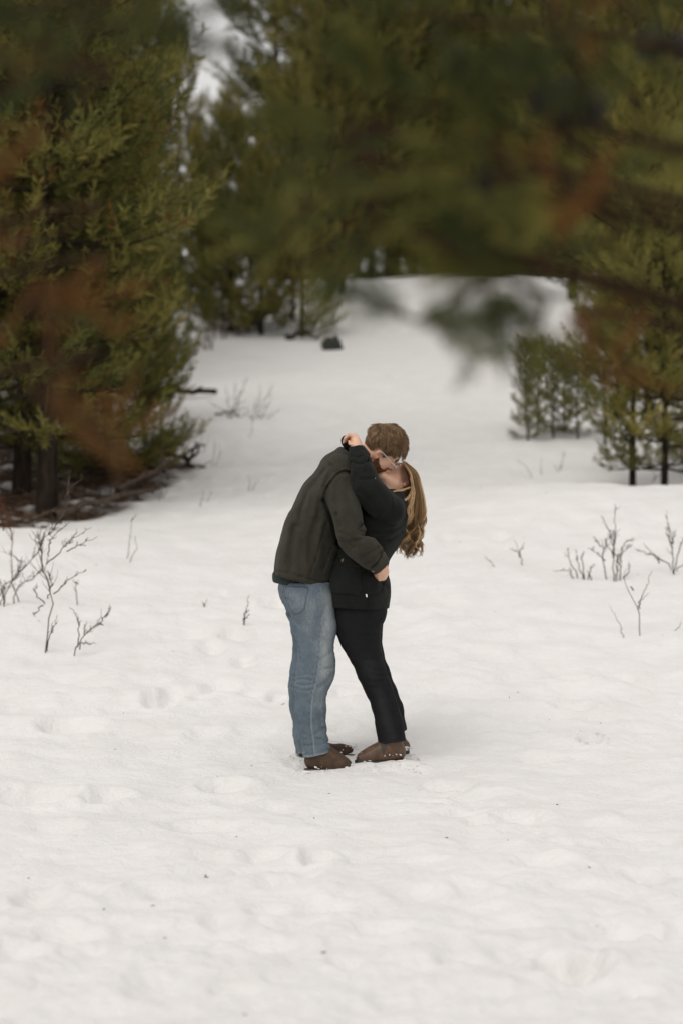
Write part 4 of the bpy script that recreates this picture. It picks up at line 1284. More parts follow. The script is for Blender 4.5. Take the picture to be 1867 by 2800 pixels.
# stand-up collar
jk.chain([(W(722, 352, .04), 20 * U, 1), (W(730, 365, -.04), 22 * U, 1), (W(760, 400, -.085), 24 * U, 1), (W(800, 450, -.105), 26 * U, 1), (W(850, 520, -.11), 24 * U, 1)], k=.02)
jk.chain([(W(722, 352, .04), 20 * U, 1), (W(790, 420, .10), 24 * U, 1)], k=.02)
jk.chain([(W(716, 395, .02), 40 * U, 1), (W(730, 415, -.05), 40 * U, 1), (W(790, 480, -.10), 42 * U, 1)], k=.035)
JW = [([(575, 770), (600, 680), (650, 610), (690, 560), (725, 535), (775, 528), (828, 548)], 9, .005),
      ([(560, 770), (588, 680), (640, 600), (685, 545), (725, 518), (775, 510), (828, 530)], 8, -.005),
      ([(575, 770), (622, 880), (652, 965), (672, 1060), (690, 1150)], 13, .014),
      ([(690, 1150), (760, 1235), (880, 1345), (1000, 1395)], 12, .006),
      ([(500, 620), (430, 780), (385, 900), (380, 1000)], 26, .007), ([(560, 640), (520, 760), (500, 900)], 24, -.006), ([(470, 700), (420, 850)], 20, -.004),
      ([(640, 480), (560, 560), (520, 640)], 20, .006), ([(620, 500), (570, 640), (560, 740)], 18, -.005),
      ([(300, 900), (270, 1080), (240, 1280)], 24, -.004), ([(340, 1000), (310, 1200), (300, 1380)], 26, .006), ([(520, 950), (470, 1130), (470, 1300)], 30, .007), ([(560, 1000), (540, 1150), (545, 1300)], 24, -.005),
      ([(610, 960), (565, 1100), (520, 1260), (470, 1400), (455, 1490)], 7, .004), ([(400, 1150), (390, 1300), (400, 1420)], 26, .005), ([(600, 1180), (575, 1340)], 16, .006), ([(650, 1180), (590, 1330), (570, 1380)], 10, .005),
      ([(160, 1378), (300, 1408), (470, 1452), (640, 1494)], 6, .0035), ([(150, 1408), (300, 1442), (470, 1484), (640, 1524)], 6, -.002),
      ([(900, 985), (880, 1040), (930, 1050)], 12, .007), ([(985, 1085), (930, 1080), (880, 1070)], 14, .008), ([(960, 1050), (900, 1110), (820, 1130)], 16, .007), ([(700, 1120), (760, 1130), (840, 1180)], 14, .006), ([(720, 1050), (780, 1080)], 14, .005), ([(740, 860), (800, 960), (830, 1040)], 22, -.005), ([(690, 900), (720, 1000)], 18, .005),
      ([(1040, 1180), (980, 1220), (900, 1250)], 16, .006), ([(1060, 1230), (1000, 1290), (930, 1310)], 15, .006), ([(850, 1210), (900, 1280), (960, 1320)], 16, -.004), ([(1085, 1260), (1050, 1300), (1000, 1340)], 10, .005),
      ([(1088, 1205), (1072, 1270), (1020, 1340), (985, 1372)], 7, .005), ([(770, 620), (790, 760), (800, 900)], 24, .004), ([(690, 640), (680, 780), (700, 900)], 20, .004)]
jk.disp(strokes([(a, w_ * 1.05, d_ * 1.7) for a, w_, d_ in JW]))
jk.disp(cloth_noise(.016, 9, (1, 1, .38), 7))
jk.disp(cloth_noise(.0035, 26, (1, 1, .8), 8))
jk.plane(W(150, 1413), (-.245, 0, -1))
v, f = surface(jk, [W(100, 0, .4)[0] - .03, D - .42, W(0, 1570)[2]], [W(1160, 0, .4)[0], D + .40, W(0, 290)[2]], .006)
jo = link("jacket", v, f, wool_olive, man)
patch_obj("yoke", jk, [(592, 412), (640, 375), (702, 345), (760, 395), (800, 445), (835, 535), (770, 520), (722, 528), (688, 552), (660, 500), (632, 462)], .0048, wool_olive, jo, out=.0035, rnd=2, ymax=.0)
patch_obj("cuff", slv, [(1088, 1205), (1135, 1290), (1120, 1400), (1020, 1425), (978, 1372), (1030, 1325), (1070, 1265)], .005, wool_olive, jo, out=.0045, rnd=2, ymax=-.05)
def disc(name, c, nrm, r, t, mat, parent, n=14):
    nrm = np.array(nrm, float); nrm /= np.linalg.norm(nrm)
    a = np.cross(nrm, [0, 0, 1.0]); a /= np.linalg.norm(a); b2 = np.cross(nrm, a)
    th = np.arange(n) / n * 2 * math.pi
    ring = np.cos(th)[:, None] * a + np.sin(th)[:, None] * b2
    rows = [c + ring * r, c + ring * r + nrm * t * .7, c + ring * r * .82 + nrm * t, c + ring * r * .6 + nrm * t * .6]
    v = np.vstack(rows + [c[None] + nrm * t * .55])
    fs = []
    for k in range(3):
        for i in range(n):
            fs.append([k * n + i, k * n + (i + 1) % n, (k + 1) * n + (i + 1) % n, (k + 1) * n + i])
    tri = [[3 * n + i, 3 * n + (i + 1) % n, 4 * n] for i in range(n)]
    return link(name, v, [np.array(fs), np.array(tri)], mat, parent)

# boots of the man
def boot(field, lo, hi, mat, parent, h=.0035):
    v, f = surface(field, lo, hi, h)
    return link("boot", v, f, mat, parent)
def crust(parent, pts, n, r, seed):
    """snow stuck along a welt: small lumps"""
    q = np.random.default_rng(seed); F = Field()
    for i in range(n):
        a = np.array(pts[q.integers(len(pts))]) + q.normal(size=3) * np.array([.008, .006, .004])
        F.cone(a, a + q.normal(size=3) * np.array([.010, .004, .004]), r * q.uniform(.4, 1.1), r * q.uniform(.3, .8), k=.004)
    P_ = np.array(pts); v, f = surface(F, P_.min(0) - .05, P_.max(0) + .05, .0035)
    return link("snow_crust", v, f, snow, parent)
def sole(parent, path, w, t, mat, z0):
    """flat sole following a list of points; half widths w"""
    F = Field()
    for i in range(len(path) - 1):
        F.cone(path[i], path[i + 1], w[i], w[i + 1], k=.01)
    F.plane(np.array([0, 0, z0 + t]), (0, 0, 1)); F.plane(np.array([0, 0, z0]), (0, 0, -1))
    v, f = surface(F, np.min(path, 0) - .08, np.max(path, 0) + .08, .0035)
    return link("sole", v, f, mat, parent)

F = Field()
F.chain([(V(530, 1520, -.11), 92 * U, 1), (V(520, 1600, -.11), 84 * U, 1)], k=.02)
F.chain([(V(490, 1635, -.11), 66 * U, 1.05), (V(600, 1640, -.115), 66 * U, 1.1), (V(700, 1650, -.125), 56 * U, 1.45), (V(778, 1662, -.135), 40 * U, 1.6)], k=.035)
F.chain([(V(560, 1580, -.11), 84 * U, .9), (V(640, 1600, -.115), 62 * U, 1), (V(730, 1640, -.13), 45 * U, 1.3)], k=.03)
F.disp(strokes([(z2((640, 1590), (655, 1640)), 8, .002), (z2((700, 1615), (690, 1650)), 7, .0015), (z2((570, 1590), (580, 1690)), 4, .002)]))
F.disp(cloth_noise(.003, 30, (1, 1, 1), 9))
F.plane(V(600, 1712, -.12), (0, 0, -1))
bo = boot(F, V(390, 1740, -.12) + [0, -.09, 0], V(860, 1440, -.12) + [0, .12, 0], suede_m, man)
zs = V(600, 1712, -.12)[2]
sole(bo, [V(485, 1700, -.11), V(600, 1700, -.115), V(700, 1700, -.125), V(790, 1700, -.135)], [.042, .04, .05, .036], .014, rubber_tan, zs - .006)
crust(bo, [V(440 + 40 * i, 1688 - .15 * i, -.175 + .005 * (i - 4)) for i in range(5)] + [V(420, 1690, -.13)], 6, .004, 1)
F = Field()
F.chain([(V(470, 1500, .12), 80 * U, 1), (V(450, 1560, .12), 68 * U, 1), (V(600, 1545, .125), 58 * U, 1.2), (V(720, 1540, .14), 46 * U, 1.4), (V(800, 1533, .155), 34 * U, 1.5)], k=.03)
F.disp(cloth_noise(.003, 30, (1, 1, 1), 9)); F.plane(V(600, 1598, .12), (0, 0, -1))
bo = boot(F, V(350, 1650, .12) + [0, -.09, 0], V(870, 1400, .12) + [0, .14, 0], suede_m, man)
sole(bo, [V(450, 1590, .12), V(600, 1590, .125), V(720, 1590, .14), V(800, 1585, .155)], [.04, .038, .045, .034], .014, rubber_tan, V(600, 1598, .12)[2] - .006)
crust(bo, [V(760 + 20 * i, 1505 + 3 * i, .12) for i in range(5)] + [V(700, 1545, .09), V(740, 1545, .09)], 14, .005, 2)

# the man's hair: a cap and combed locks
def hair_cap(E, R, sc, line, semi, c=(.004, 0, .055), h=.004, name="scalp"):
    class Cap:
        def eval(self, p, cc, rr):
            q = (p - E) @ R / sc
            n = np.linalg.norm((q - np.array(c)) / np.array(semi), axis=-1)
            d = (n - 1) * min(semi) * sc
            return np.maximum(d, line(q) * sc * .8)
    lo = E - .17; hi = E + .17
    v, f = surface(Cap(), lo, hi, h)
    return v, f
def m_line(q):      # > 0 where there is no hair
    f, s, u = q[..., 0], np.abs(q[..., 1]), q[..., 2]
    hl = np.interp(f, [-.12, -.07, -.045, -.03, .0, .018, .027, .04, .05, .07, .085, .12], [-.065, -.055, -.03, .036, .046, .03, .004, .034, .052, .068, .092, .11])
    return hl - u
v, f = hair_cap(mE, mR, MH, m_line, (.1075, .0855, .1055))
hair_tint = lambda n, lo=.15, hi=.55, seed=0: np.random.default_rng(seed).uniform(lo, hi, n)
hm = link("hair", v, f, hair_brown, man, face_attrs={"tint": np.full(len(f), .28)})
hr = np.random.default_rng(21)
N = 9000
dirs = hr.normal(size=(N, 3)); dirs /= np.linalg.norm(dirs, axis=1, keepdims=True)
semi = np.array([.107, .085, .105]); cc = np.array([.004, 0, .055])
root = cc + dirs * semi
root = root[m_line(root) < -.003]
N = len(root)
crown_d = np.array([-.62, .12, .78])
def flow_dir(q):
    n = (q - cc) / semi ** 2; n /= np.linalg.norm(n, axis=-1, keepdims=True)
    d = (q - cc) / np.linalg.norm(q - cc, axis=-1, keepdims=True) - crown_d
    top = np.clip((q[..., 2] - .06) / .06, 0, 1)[..., None]
    d = d / (np.linalg.norm(d, axis=-1, keepdims=True) + 1e-6)
    d = d + top * np.array([.9, -.25, 0]) + (1 - top) * np.array([.15, 0, -.8])
    d = d - n * (d * n).sum(-1, keepdims=True)
    return d / (np.linalg.norm(d, axis=-1, keepdims=True) + 1e-6), n
top = np.clip((root[:, 2] - .045) / .05, 0, 1)
front = np.clip((root[:, 0] - .03) / .05, 0, 1) * top
Ln = (.010 + .042 * top + .004 * front) * hr.uniform(.7, 1.25, N)
K = 6
grav = mR.T @ np.array([0, 0, -1.0])
pts = np.zeros((N, K, 3)); q = root.copy()
clump = noise3(root * 70, 41)[:, None]; clump2 = noise3(root * 70 + 9, 42)[:, None]
for k in range(K):
    pts[:, k] = q
    d, n = flow_dir(q)
    side = np.cross(d, n)
    t = k / (K - 1)
    d = d + side * (clump * 1.0 + hr.normal(size=(N, 1)) * .10) + n * (.42 * (1 - t * 1.15) * (.25 + top[:, None]) + clump2 * .34 * top[:, None]) + grav * (.30 * t * front[:, None])
    d /= np.linalg.norm(d, axis=1, keepdims=True)
    q = q + d * (Ln / (K - 1))[:, None]
wpts = mE + (pts * MH) @ mR.T
rad = np.array([.0009, .0012, .0011, .0009, .0006, .0002]) * hr.uniform(.6, 1.25, (N, 1))
v, f = tubes(wpts, rad, 3)
tint = np.clip(.42 + clump[:, 0] * .7 + hr.normal(size=N) * .16 + .12 * top, 0, 1)
lk = link("lock", v, f, hair_brown, hm, face_attrs={"tint": np.repeat(tint, 3 * (K - 1))}); lk["kind"] = "stuff"

# beard, brows
def bristles(name, sel, verts, loc, R, E, sc, length, mat, parent, seed, drop=.6, n=2200, rr=.0007, cen=(.03, 0, -.03)):
    q = np.random.default_rng(seed)
    idx = np.nonzero(sel)[0]
    idx = q.choice(idx, n)
    base = loc[idx] + q.normal(size=(n, 3)) * .0016
    out = base - np.array(cen); out /= np.linalg.norm(out, axis=1, keepdims=True)
    d = out + np.array([.25, 0, -drop]) + q.normal(size=(n, 3)) * .3; d /= np.linalg.norm(d, axis=1, keepdims=True)
    L = length * q.uniform(.5, 1.2, n)
    p = np.stack([base - out * .001, base + d * (L * .5)[:, None], base + d * L[:, None] + np.array([0, 0, -1]) * (L * .2)[:, None]], 1)
    w = E + (p * sc) @ R.T
    v, f = tubes(w, np.array([rr, rr, rr * .4])[None] * q.uniform(.7, 1.3, (n, 1)), 3)
    return link(name, v, f, mat, parent, face_attrs={"tint": np.repeat(q.uniform(.1, .85, n), 6)})
lf, ls, lu = man_loc[:, 0], np.abs(man_loc[:, 1]), man_loc[:, 2]
jaw = (lu < np.interp(lf, [.0, .02, .05, .085, .12], [.004, -.012, -.034, -.042, -.036])) & (lu > -.135) & (lf > .004) & (ls < .075) & ~((lf > .094) & (lu > -.074) & (ls < .022) & (lu < -.05))
bristles("beard", jaw, man_v, man_loc, mR, mE, MH, .012, hair_beard, man, 31, n=4800, rr=.001)
bristles("eyebrow", (lf > .075) & (lu > .028) & (lu < .042) & (ls > .012) & (ls < .05), man_v, man_loc, mR, mE, MH, .009, hair_brown, man, 32, n=300, drop=0, cen=(.02, 0, 0))

# glasses
gl = empty("glasses", mE, None, None); gl.parent = man
gl_inv = mathutils.Matrix.Translation((-mE[0], -mE[1], -mE[2]))
def g_tube(name, pts, r, mat=metal_m):
    v, f = tubes(np.array([[mL(*q) for q in pts]]), np.full(len(pts), r), 6)
    o = link(name, v, f, mat, gl); o.matrix_parent_inverse = gl_inv
for s in (-1, 1):
    g_tube("temple", [(-.012, s * .083, .018), (.0, s * .084, .031), (.05, s * .081, .026), (.118, s * .064, .014)], .0021)
    th = np.linspace(0, 2 * math.pi, 21)
    g_tube("rim", [(.119 - .3 * abs(.024 * math.cos(a)) * 0, s * .037 + .026 * math.cos(a), .008 + .022 * math.sin(a)) for a in th], .0016)
    v = np.array([mL(.119, s * .037 + .025 * math.cos(a), .008 + .021 * math.sin(a)) for a in th[:-1]])
    o = link("lens", v, np.array([[0, i, i + 1] for i in range(1, 19)]), lens_m, gl); o.matrix_parent_inverse = gl_inv
g_tube("bridge", [(.119, -.011, .012), (.121, 0, .017), (.119, .011, .012)], .0013)

# ---------------------------------------------------------------- the woman
WH = .90
wR = frame((-.26, -.21, .95), (.86, -.485, .07))
wE = W(1277, 627, .035) - wR[:, 1] * .073 * WH
def wL(f, s, u): return wE + wR @ (np.array([f, s, u]) * WH)
body = Field()
head(body, wE, wR, WH, True)
body.cone(wL(-.012, 0, -.03), W(1165, 850, .03), .046, .054, k=.03)
body.cone(wL(.025, 0, -.07), W(1140, 810, .0), .036, .048, k=.03)
body.chain([(W(1150, 860), .06, 1.7), (W(1040, 1000), .085, 1.4), (W(890, 1250), .08, 1.45), (W(880, 1560), .105, 1.4)], k=.05)
body.chain([(V(890, 250, -.08), .08, 1), (V(960, 850, -.09), .045, 1), (V(1160, 1440, -.09), .032, 1), (V(1160, 1530, -.09), .028, 1), (V(960, 1600, -.10), .018, 1)], k=.04)
body.chain([(V(900, 250, .08), .08, 1), (V(1010, 830, .09), .045, 1), (V(1195, 1340, .09), .032, 1), (V(1225, 1470, .09), .026, 1)], k=.04)
body.chain([(W(1130, 850, -.16), .045, 1), (W(950, 665, -.225), .036, 1), (W(862, 320, -.13), .022, 1), (W(850, 270, -.115), .024, 1)], k=.03)
body.chain([(W(1130, 850, .16), .045, 1), (W(980, 620, .22), .036, 1), (W(815, 300, .05), .023, 1), (W(785, 268, .0), .022, 1)], k=.03)
# left hand resting curled on his nape
body.cone(W(856, 285, -.118), W(838, 238, -.105), .022, .020, sy=1.35, k=.012)
for i, dy in enumerate((-.128, -.112, -.095, -.079)):
    o = i * 4
    finger(body, [W(832, 232 + o, dy), W(796 + o, 214 + o * .6, dy - .006), W(764 + o * 1.2, 243 + o * .5, dy - .008), W(748 + o * 2, 284 - o, dy + .004)], .0088 - .0004 * i)
finger(body, [W(856, 285, -.14), W(826, 300, -.15), W(802, 292, -.146), W(796, 268, -.138)], .0092)
v, f = surface(body, [W(640, 0, .3)[0], D - .34, V(0, 1720)[2]], [W(1440, 0, .3)[0], D + .32, W(0, 180)[2]], .0044)
loc = (v - wE) @ wR / WH
flush = np.exp(-(((loc[:, 0] - .102) / .012) ** 2 + (loc[:, 1] / .018) ** 2 + ((loc[:, 2] + .061) / .010) ** 2)) * .9
flush = np.maximum(flush, .35 * (np.abs(loc[:, 1]) > .068) * (np.abs(loc[:, 0]) < .03) * (np.abs(loc[:, 2]) < .04))
flush = np.maximum(flush, .25 * np.exp(-(((loc[:, 0] - .07) / .03) ** 2 + ((loc[:, 2] + .03) / .03) ** 2)))
zx, zy = to_units(v)
flush = np.maximum(flush, .35 * np.exp(-((zx - 765) / 30) ** 2) * (zy < 340))
woman = link("person", v, f, skin_m, attrs={"flush": flush})
tag(woman, "woman with long wavy hair, dark green jacket and black trousers, leaning back in a kiss", "person", "kissing couple")
wom_v, wom_loc = v, loc

# trousers
tr = Field(); nl, fl = Field(), Field()
nl.chain([(V(885, 250, -.05), 218 * U, 1.0), (V(882, 360, -.065), 212 * U, .9), (V(868, 480, -.075), 176 * U, .85), (V(898, 600, -.085), 155 * U, .85), (V(938, 720, -.09), 126 * U, .9), (V(988, 870, -.09), 113 * U, .95), (V(1046, 1010, -.09), 103 * U, 1), (V(1106, 1170, -.09), 102 * U, 1), (V(1140, 1310, -.09), 108 * U, 1), (V(1172, 1520, -.09), 122 * U, 1)], k=.035)
nl.plane(V(1045, 1482, -.09), (.12, 0, -1))
fl.chain([(V(885, 250, .05), 218 * U, 1.0), (V(885, 360, .065), 205 * U, .9), (V(905, 520, .08), 160 * U, .85), (V(958, 720, .09), 122 * U, .95), (V(1030, 880, .095), 104 * U, 1), (V(1102, 1050, .10), 98 * U, 1), (V(1154, 1190, .10), 98 * U, 1), (V(1200, 1420, .10), 104 * U, 1)], k=.035)
fl.plane(V(1200, 1382, .1), (.15, 0, -1))
tr.join(nl).join(fl, .012)
tr.cone(V(985, 320, -.05), V(985, 330, .05), 122 * U, 122 * U, sy=1.15, k=.03)
tr.disp(strokes([(z2((1055, 550), (1000, 560), (940, 555)), 9, .004), (z2((1100, 850), (1040, 860), (960, 830)), 10, .005), (z2((1110, 890), (1050, 905), (990, 890)), 9, .005), (z2((940, 940), (1000, 960), (1080, 950)), 10, .004), (z2((1060, 720), (1000, 760), (930, 770)), 12, .004), (z2((960, 1010), (1040, 1000)), 9, .003),
                 (z2((1085, 380), (1040, 430)), 12, .005), (z2((1120, 950), (1180, 1100), (1230, 1280)), 5, .002), (z2((1120, 1060), (1130, 1200), (1150, 1350)), 18, .003), (z2((1046, 1460), (1170, 1458), (1288, 1432)), 4, .002), (z2((1060, 410), (980, 430)), 10, .003), (z2((700, 480), (760, 600), (820, 720)), 12, .003)]))
tr.disp(cloth_noise(.005, 12, (1, 1, .6), 12)); tr.disp(cloth_noise(.0025, 30, (1, 1, 1.4), 13))
tr.plane(V(885, 180), (0, 0, 1))
v, f = surface(tr, [W(640, 0, .3)[0], D - .27, V(0, 1530)[2]], [W(1340, 0, .3)[0], D + .29, V(0, 150)[2]], .0052)
fade = line_attr(v, [(z2((1050, 1050), (1110, 1250), (1160, 1420)), 45, .55), (z2((960, 800), (1000, 900)), 60, .4), (z2((1046, 1476), (1170, 1474), (1288, 1448)), 6, .6)])
link("trousers", v, f, denim_black, woman, attrs={"fade": fade, "seam": line_attr(v, [(z2((1120, 950), (1180, 1100), (1240, 1300)), 5, .5)])})

# jacket
wj = Field()
wj.chain([(W(872, 1760), 254 * U, 1.36), (W(872, 1560), 252 * U, 1.36), (W(872, 1420), 226 * U, 1.36), (W(902, 1250), 192 * U, 1.42), (W(965, 1110), 212 * U, 1.35), (W(1062, 965), 210 * U, 1.4), (W(1132, 860), 166 * U, 1.6)], k=.06)
wj.cone(W(1165, 820, -.05), W(1165, 820, .06), 92 * U, 92 * U, k=.05)
wj.cone(W(1000, 960, -.05), W(1050, 850, -.06), 150 * U, 112 * U, sy=1.2, k=.05)
wj.cone(W(890, 780, -.02), W(930, 900, -.02), 70 * U, 90 * U, sy=1.3, k=.05)
wj.cone(W(1185, 770, -.03), W(1195, 775, .05), 62 * U, 62 * U, k=.04)
ws = Field()
ws.chain([(W(1140, 860, -.165), 132 * U, 1), (W(1045, 785, -.20), 122 * U, 1), (W(950, 665, -.225), 108 * U, 1), (W(918, 560, -.21), 95 * U, 1), (W(892, 445, -.165), 86 * U, 1), (W(866, 370, -.135), 62 * U, 1), (W(852, 330, -.125), 47 * U, 1)], k=.035)
ws.plane(W(852, 312, -.12), (-.1, 0, 1))
ws.cone(W(955, 395, -.13), W(915, 335, -.12), 28 * U, 14 * U, k=.02)
wf = Field()
wf.chain([(W(1140, 860, .165), 132 * U, 1), (W(990, 640, .22), 112 * U, 1), (W(870, 400, .10), 66 * U, 1), (W(790, 285, .015), 40 * U, 1), (W(768, 262, -.005), 36 * U, 1)], k=.035)
wj.join(ws, .02).join(wf, .02)
wj.chain([(W(1120, 735, -.065), 24 * U, 1), (W(1170, 760, -.085), 26 * U, 1), (W(1240, 800, -.06), 28 * U, 1), (W(1265, 810, .03), 28 * U, 1)], k=.025)
wj.disp(strokes([([(1160, 755), (1160, 830), (1150, 920)], 8, .003), ([(930, 560), (1000, 700), (1080, 820), (1165, 925)], 6, -.003), ([(1165, 925), (1200, 960), (1262, 985)], 9, .004), ([(1290, 900), (1230, 1000), (1100, 1050), (1000, 1060)], 12, .007), ([(1240, 1050), (1150, 1110), (1040, 1130)], 14, .006), ([(1280, 950), (1190, 1010), (1080, 1010)], 14, -.005),
                 ([(850, 560), (900, 600), (1000, 590)], 12, .006), ([(820, 450), (900, 470), (960, 440)], 10, .007), ([(815, 400), (880, 410), (940, 380)], 8, .006), ([(960, 400), (950, 470), (930, 540)], 9, .007), ([(900, 330), (950, 380), (1000, 410)], 7, .004), ([(880, 700), (960, 760), (1050, 900)], 18, .006), ([(870, 620), (940, 680)], 12, -.004), ([(900, 860), (980, 900)], 16, .006),
                 ([(1085, 1475), (1060, 1560), (960, 1600), (955, 1700)], 8, .005), ([(640, 1315), (750, 1335), (870, 1350)], 6, .004), ([(1125, 1520), (1060, 1490)], 12, .006), ([(1060, 1460), (1000, 1420), (930, 1380)], 16, .007), ([(630, 1660), (760, 1672), (900, 1676), (1118, 1684)], 6, .003), ([(660, 1200), (720, 1280), (800, 1320)], 16, .005)]))
wj.disp(cloth_noise(.008, 9, (1, 1, .6), 17)); wj.disp(cloth_noise(.003, 28, (1, 1, .8), 18))
wj.plane(W(620, 1688), (-.034, 0, -1))
v, f = surface(wj, [W(590, 0, .3)[0], D - .40, W(0, 1740)[2]], [W(1340, 0, .3)[0], D + .38, W(0, 230)[2]], .006)
wo = link("jacket", v, f, wool_dark, woman)
pk = patch_obj("hip_pocket", wj, [(640, 1322), (886, 1346), (898, 1545), (880, 1582), (660, 1568), (632, 1530)], .0048, wool_dark, wo, out=.006, rnd=6, ymax=-.06)
patch_obj("pocket_flap", wj, [(645, 1205), (740, 1190), (830, 1260), (888, 1340), (880, 1352), (760, 1338), (642, 1325)], .0048, wool_dark, wo, out=.010, rnd=4, ymax=-.06)
def surf_y(field, zx, zy, y0=-.42, y1=.0):
    ys_ = np.linspace(y0, y1, 200)
    p = np.array([W(zx, zy, a) for a in ys_])
    d = field.eval(p[:, None, :], p, .02)[:, 0]
    i = np.nonzero(d < 0)[0]
    return ys_[i[0]] if len(i) else y1
yb = surf_y(wj, 746, 1295)
bt = disc("button", W(746, 1295, yb - .0175), (0, -1, 0), 17 * U, .006, horn_m, wo, 16)
th = np.arange(4) * math.pi / 2 + .6
for a in th:
    c = W(746 + 5 * math.cos(a), 1295 + 5 * math.sin(a), yb - .0213)
    disc("hole", c, (0, -1, 0), 1.8 * U, .001, horn_dark, bt, 6)
yc = surf_y(slv, 1000, 1383)
disc("cuff_button", W(1000, 1383, yc - .007), (-.2, -1, -.3), 10 * U, .004, horn_m, jo, 12)
tg = patch_obj("cloth_label", wj, [(935, 1582), (950, 1580), (954, 1608), (942, 1612)], .0028, tag_white, wo, out=.008, rnd=0, ymax=-.05)
ya = surf_y(ws, 1019, 590)
disc("snap", W(1019, 590, ya - .001), (.3, -1, .1), 3 * U, .002, metal_m, wo, 8)

# boots of the woman
def w_boot(dx, dy_, dz, k):
    T = np.array([dx * U, dy_, dz * U])
    def B(x, y, d=0.0): return V(1230 + (x - 1230) * (.42 if k else 1), y, -.09 + d + (.0004 * (1230 - x) if k else 0)) + T
    F = Field()
    F.chain([(B(1165, 1430), 100 * U, .95), (B(1160, 1500), 84 * U, 1), (B(1190, 1545), 78 * U, 1)], k=.02)
    F.chain([(B(1208, 1560), 62 * U, 1.05), (B(1080, 1575), 60 * U, 1.1), (B(980, 1590, -.01), 50 * U, 1.45), (B(895, 1606, -.02), 36 * U, 1.7)], k=.03)
    F.chain([(B(1110, 1510), 70 * U, .95), (B(1020, 1560, -.005), 52 * U, 1.1), (B(930, 1592, -.015), 38 * U, 1.5)], k=.03)
    F.disp(cloth_noise(.0022, 30, (1, 1, 1), 19))
    F.plane(B(1000, 1636), (.02, 0, -1))
    _a, _b = B(820, 1660), B(1310, 1380)
    bo = boot(F, np.minimum(_a, _b) - [.01, .1, 0], np.maximum(_a, _b) + [.01, .1, 0], leather_m, woman)
    sole(bo, [B(1215, 1625), B(1120, 1630), B(990, 1635, -.01), B(900, 1638, -.02)], [.040, .036, .045, .032], .020, rubber_m, B(1000, 1642)[2] - .006)
    return F, bo, B
F, bo, B = w_boot(0, 0, 0, 0)
patch_obj("elastic_panel", F, z2((1062, 1470), (1118, 1472), (1114, 1530), (1092, 1590), (1070, 1540)), .0032, elastic_m, bo, out=.0016, rnd=2, ymax=-.08, depth=.2)
patch_obj("heel_panel", F, z2((1118, 1470), (1250, 1450), (1284, 1560), (1276, 1600), (1180, 1598), (1120, 1560)), .0032, leather_m, bo, out=.0014, rnd=2, ymax=-.08, depth=.2, label="tan leather heel panel")
crust(bo, [B(1050 + 24 * i, 1592 - 2.0 * i, -.055 + .001 * i) for i in range(10)] + [B(900 + 20 * i, 1560 + 8 * i, -.03) for i in range(2)] + [B(870, 1585, -.03)], 12, .0038, 5)
F = Field()
F.chain([(V(1208, 1400, .10), 62 * U, 1), (V(1222, 1480, .10), 60 * U, 1), (V(1262, 1512, .10), 46 * U, 1.1), (V(1180, 1532, .14), 46 * U, 1.1), (V(1120, 1545, .20), 40 * U, 1.1)], k=.025)
F.disp(cloth_noise(.0022, 30, (1, 1, 1), 23)); F.plane(V(1200, 1562, .10), (0, 0, -1))
bo2 = boot(F, V(1050, 1620, .1) + [0, -.1, 0], V(1340, 1330, .1) + [0, .2, 0], leather_m, woman)
sole(bo2, [V(1268, 1556, .10), V(1180, 1556, .14), V(1110, 1556, .20)], [.027, .03, .03], .022, rubber_m, V(1200, 1566, .10)[2] - .004)
crust(bo2, [V(1240 + 10 * i, 1528, .06) for i in range(7)], 18, .005, 6)
# heaped snow round the soles
hp = np.random.default_rng(8); F = Field(); hc = []
for i in range(150):
    x = hp.uniform(-.26, .42); y = D + hp.uniform(-.26, .10)
    z = float(ground(np.array([x]), np.array([y]))[0])
    r = hp.uniform(.003, .010)
    F.cone((x, y, z), (x + hp.normal() * .012, y + hp.normal() * .01, z + r * .5), r, r * .5, sy=1, k=.008); hc.append((x, y, z))
hc = np.array(hc)
v, f = surface(F, hc.min(0) - .06, hc.max(0) + .06, .004)
sc_ = link("scuffed_snow", v, f, snow); sc_["kind"] = "stuff"

# the woman's hair
def w_line(q):
    f, s, u = q[..., 0], np.abs(q[..., 1]), q[..., 2]
    hl = np.interp(f, [-.12, -.05, -.015, .01, .03, .05, .07, .085, .12], [-.08, -.06, -.03, .035, .035, .045, .066, .082, .10])
    return hl - u
v, f = hair_cap(wE, wR, WH, w_line, (.103, .083, .094))
hw = link("hair", v, f, hair_long, woman, face_attrs={"tint": np.full(len(f), .3)})
gd = [  # guides in enlargement units, near-left edge to far-right edge of the fall
    [(1258, 450), (1312, 520), (1336, 600), (1334, 680), (1296, 770), (1294, 860), (1272, 960), (1240, 1050), (1218, 1140), (1228, 1240), (1272, 1330)],
    [(1262, 452), (1316, 540), (1338, 640), (1345, 740), (1335, 850), (1318, 960), (1296, 1060), (1288, 1150), (1300, 1230), (1325, 1300)],
    [(1272, 456), (1350, 545), (1382, 650), (1398, 760), (1400, 860), (1372, 970), (1350, 1060), (1340, 1150), (1345, 1230), (1355, 1300)],
    [(1280, 460), (1372, 540), (1408, 650), (1436, 760), (1450, 860), (1436, 960), (1410, 1050), (1412, 1110), (1398, 1190), (1440, 1275)]]
K = 40
G = np.array([spline(g, K) for g in gd])
hr = np.random.default_rng(5)
NL = 24
strands, tints, radii = [], [], []
t = np.linspace(0, 1, K)
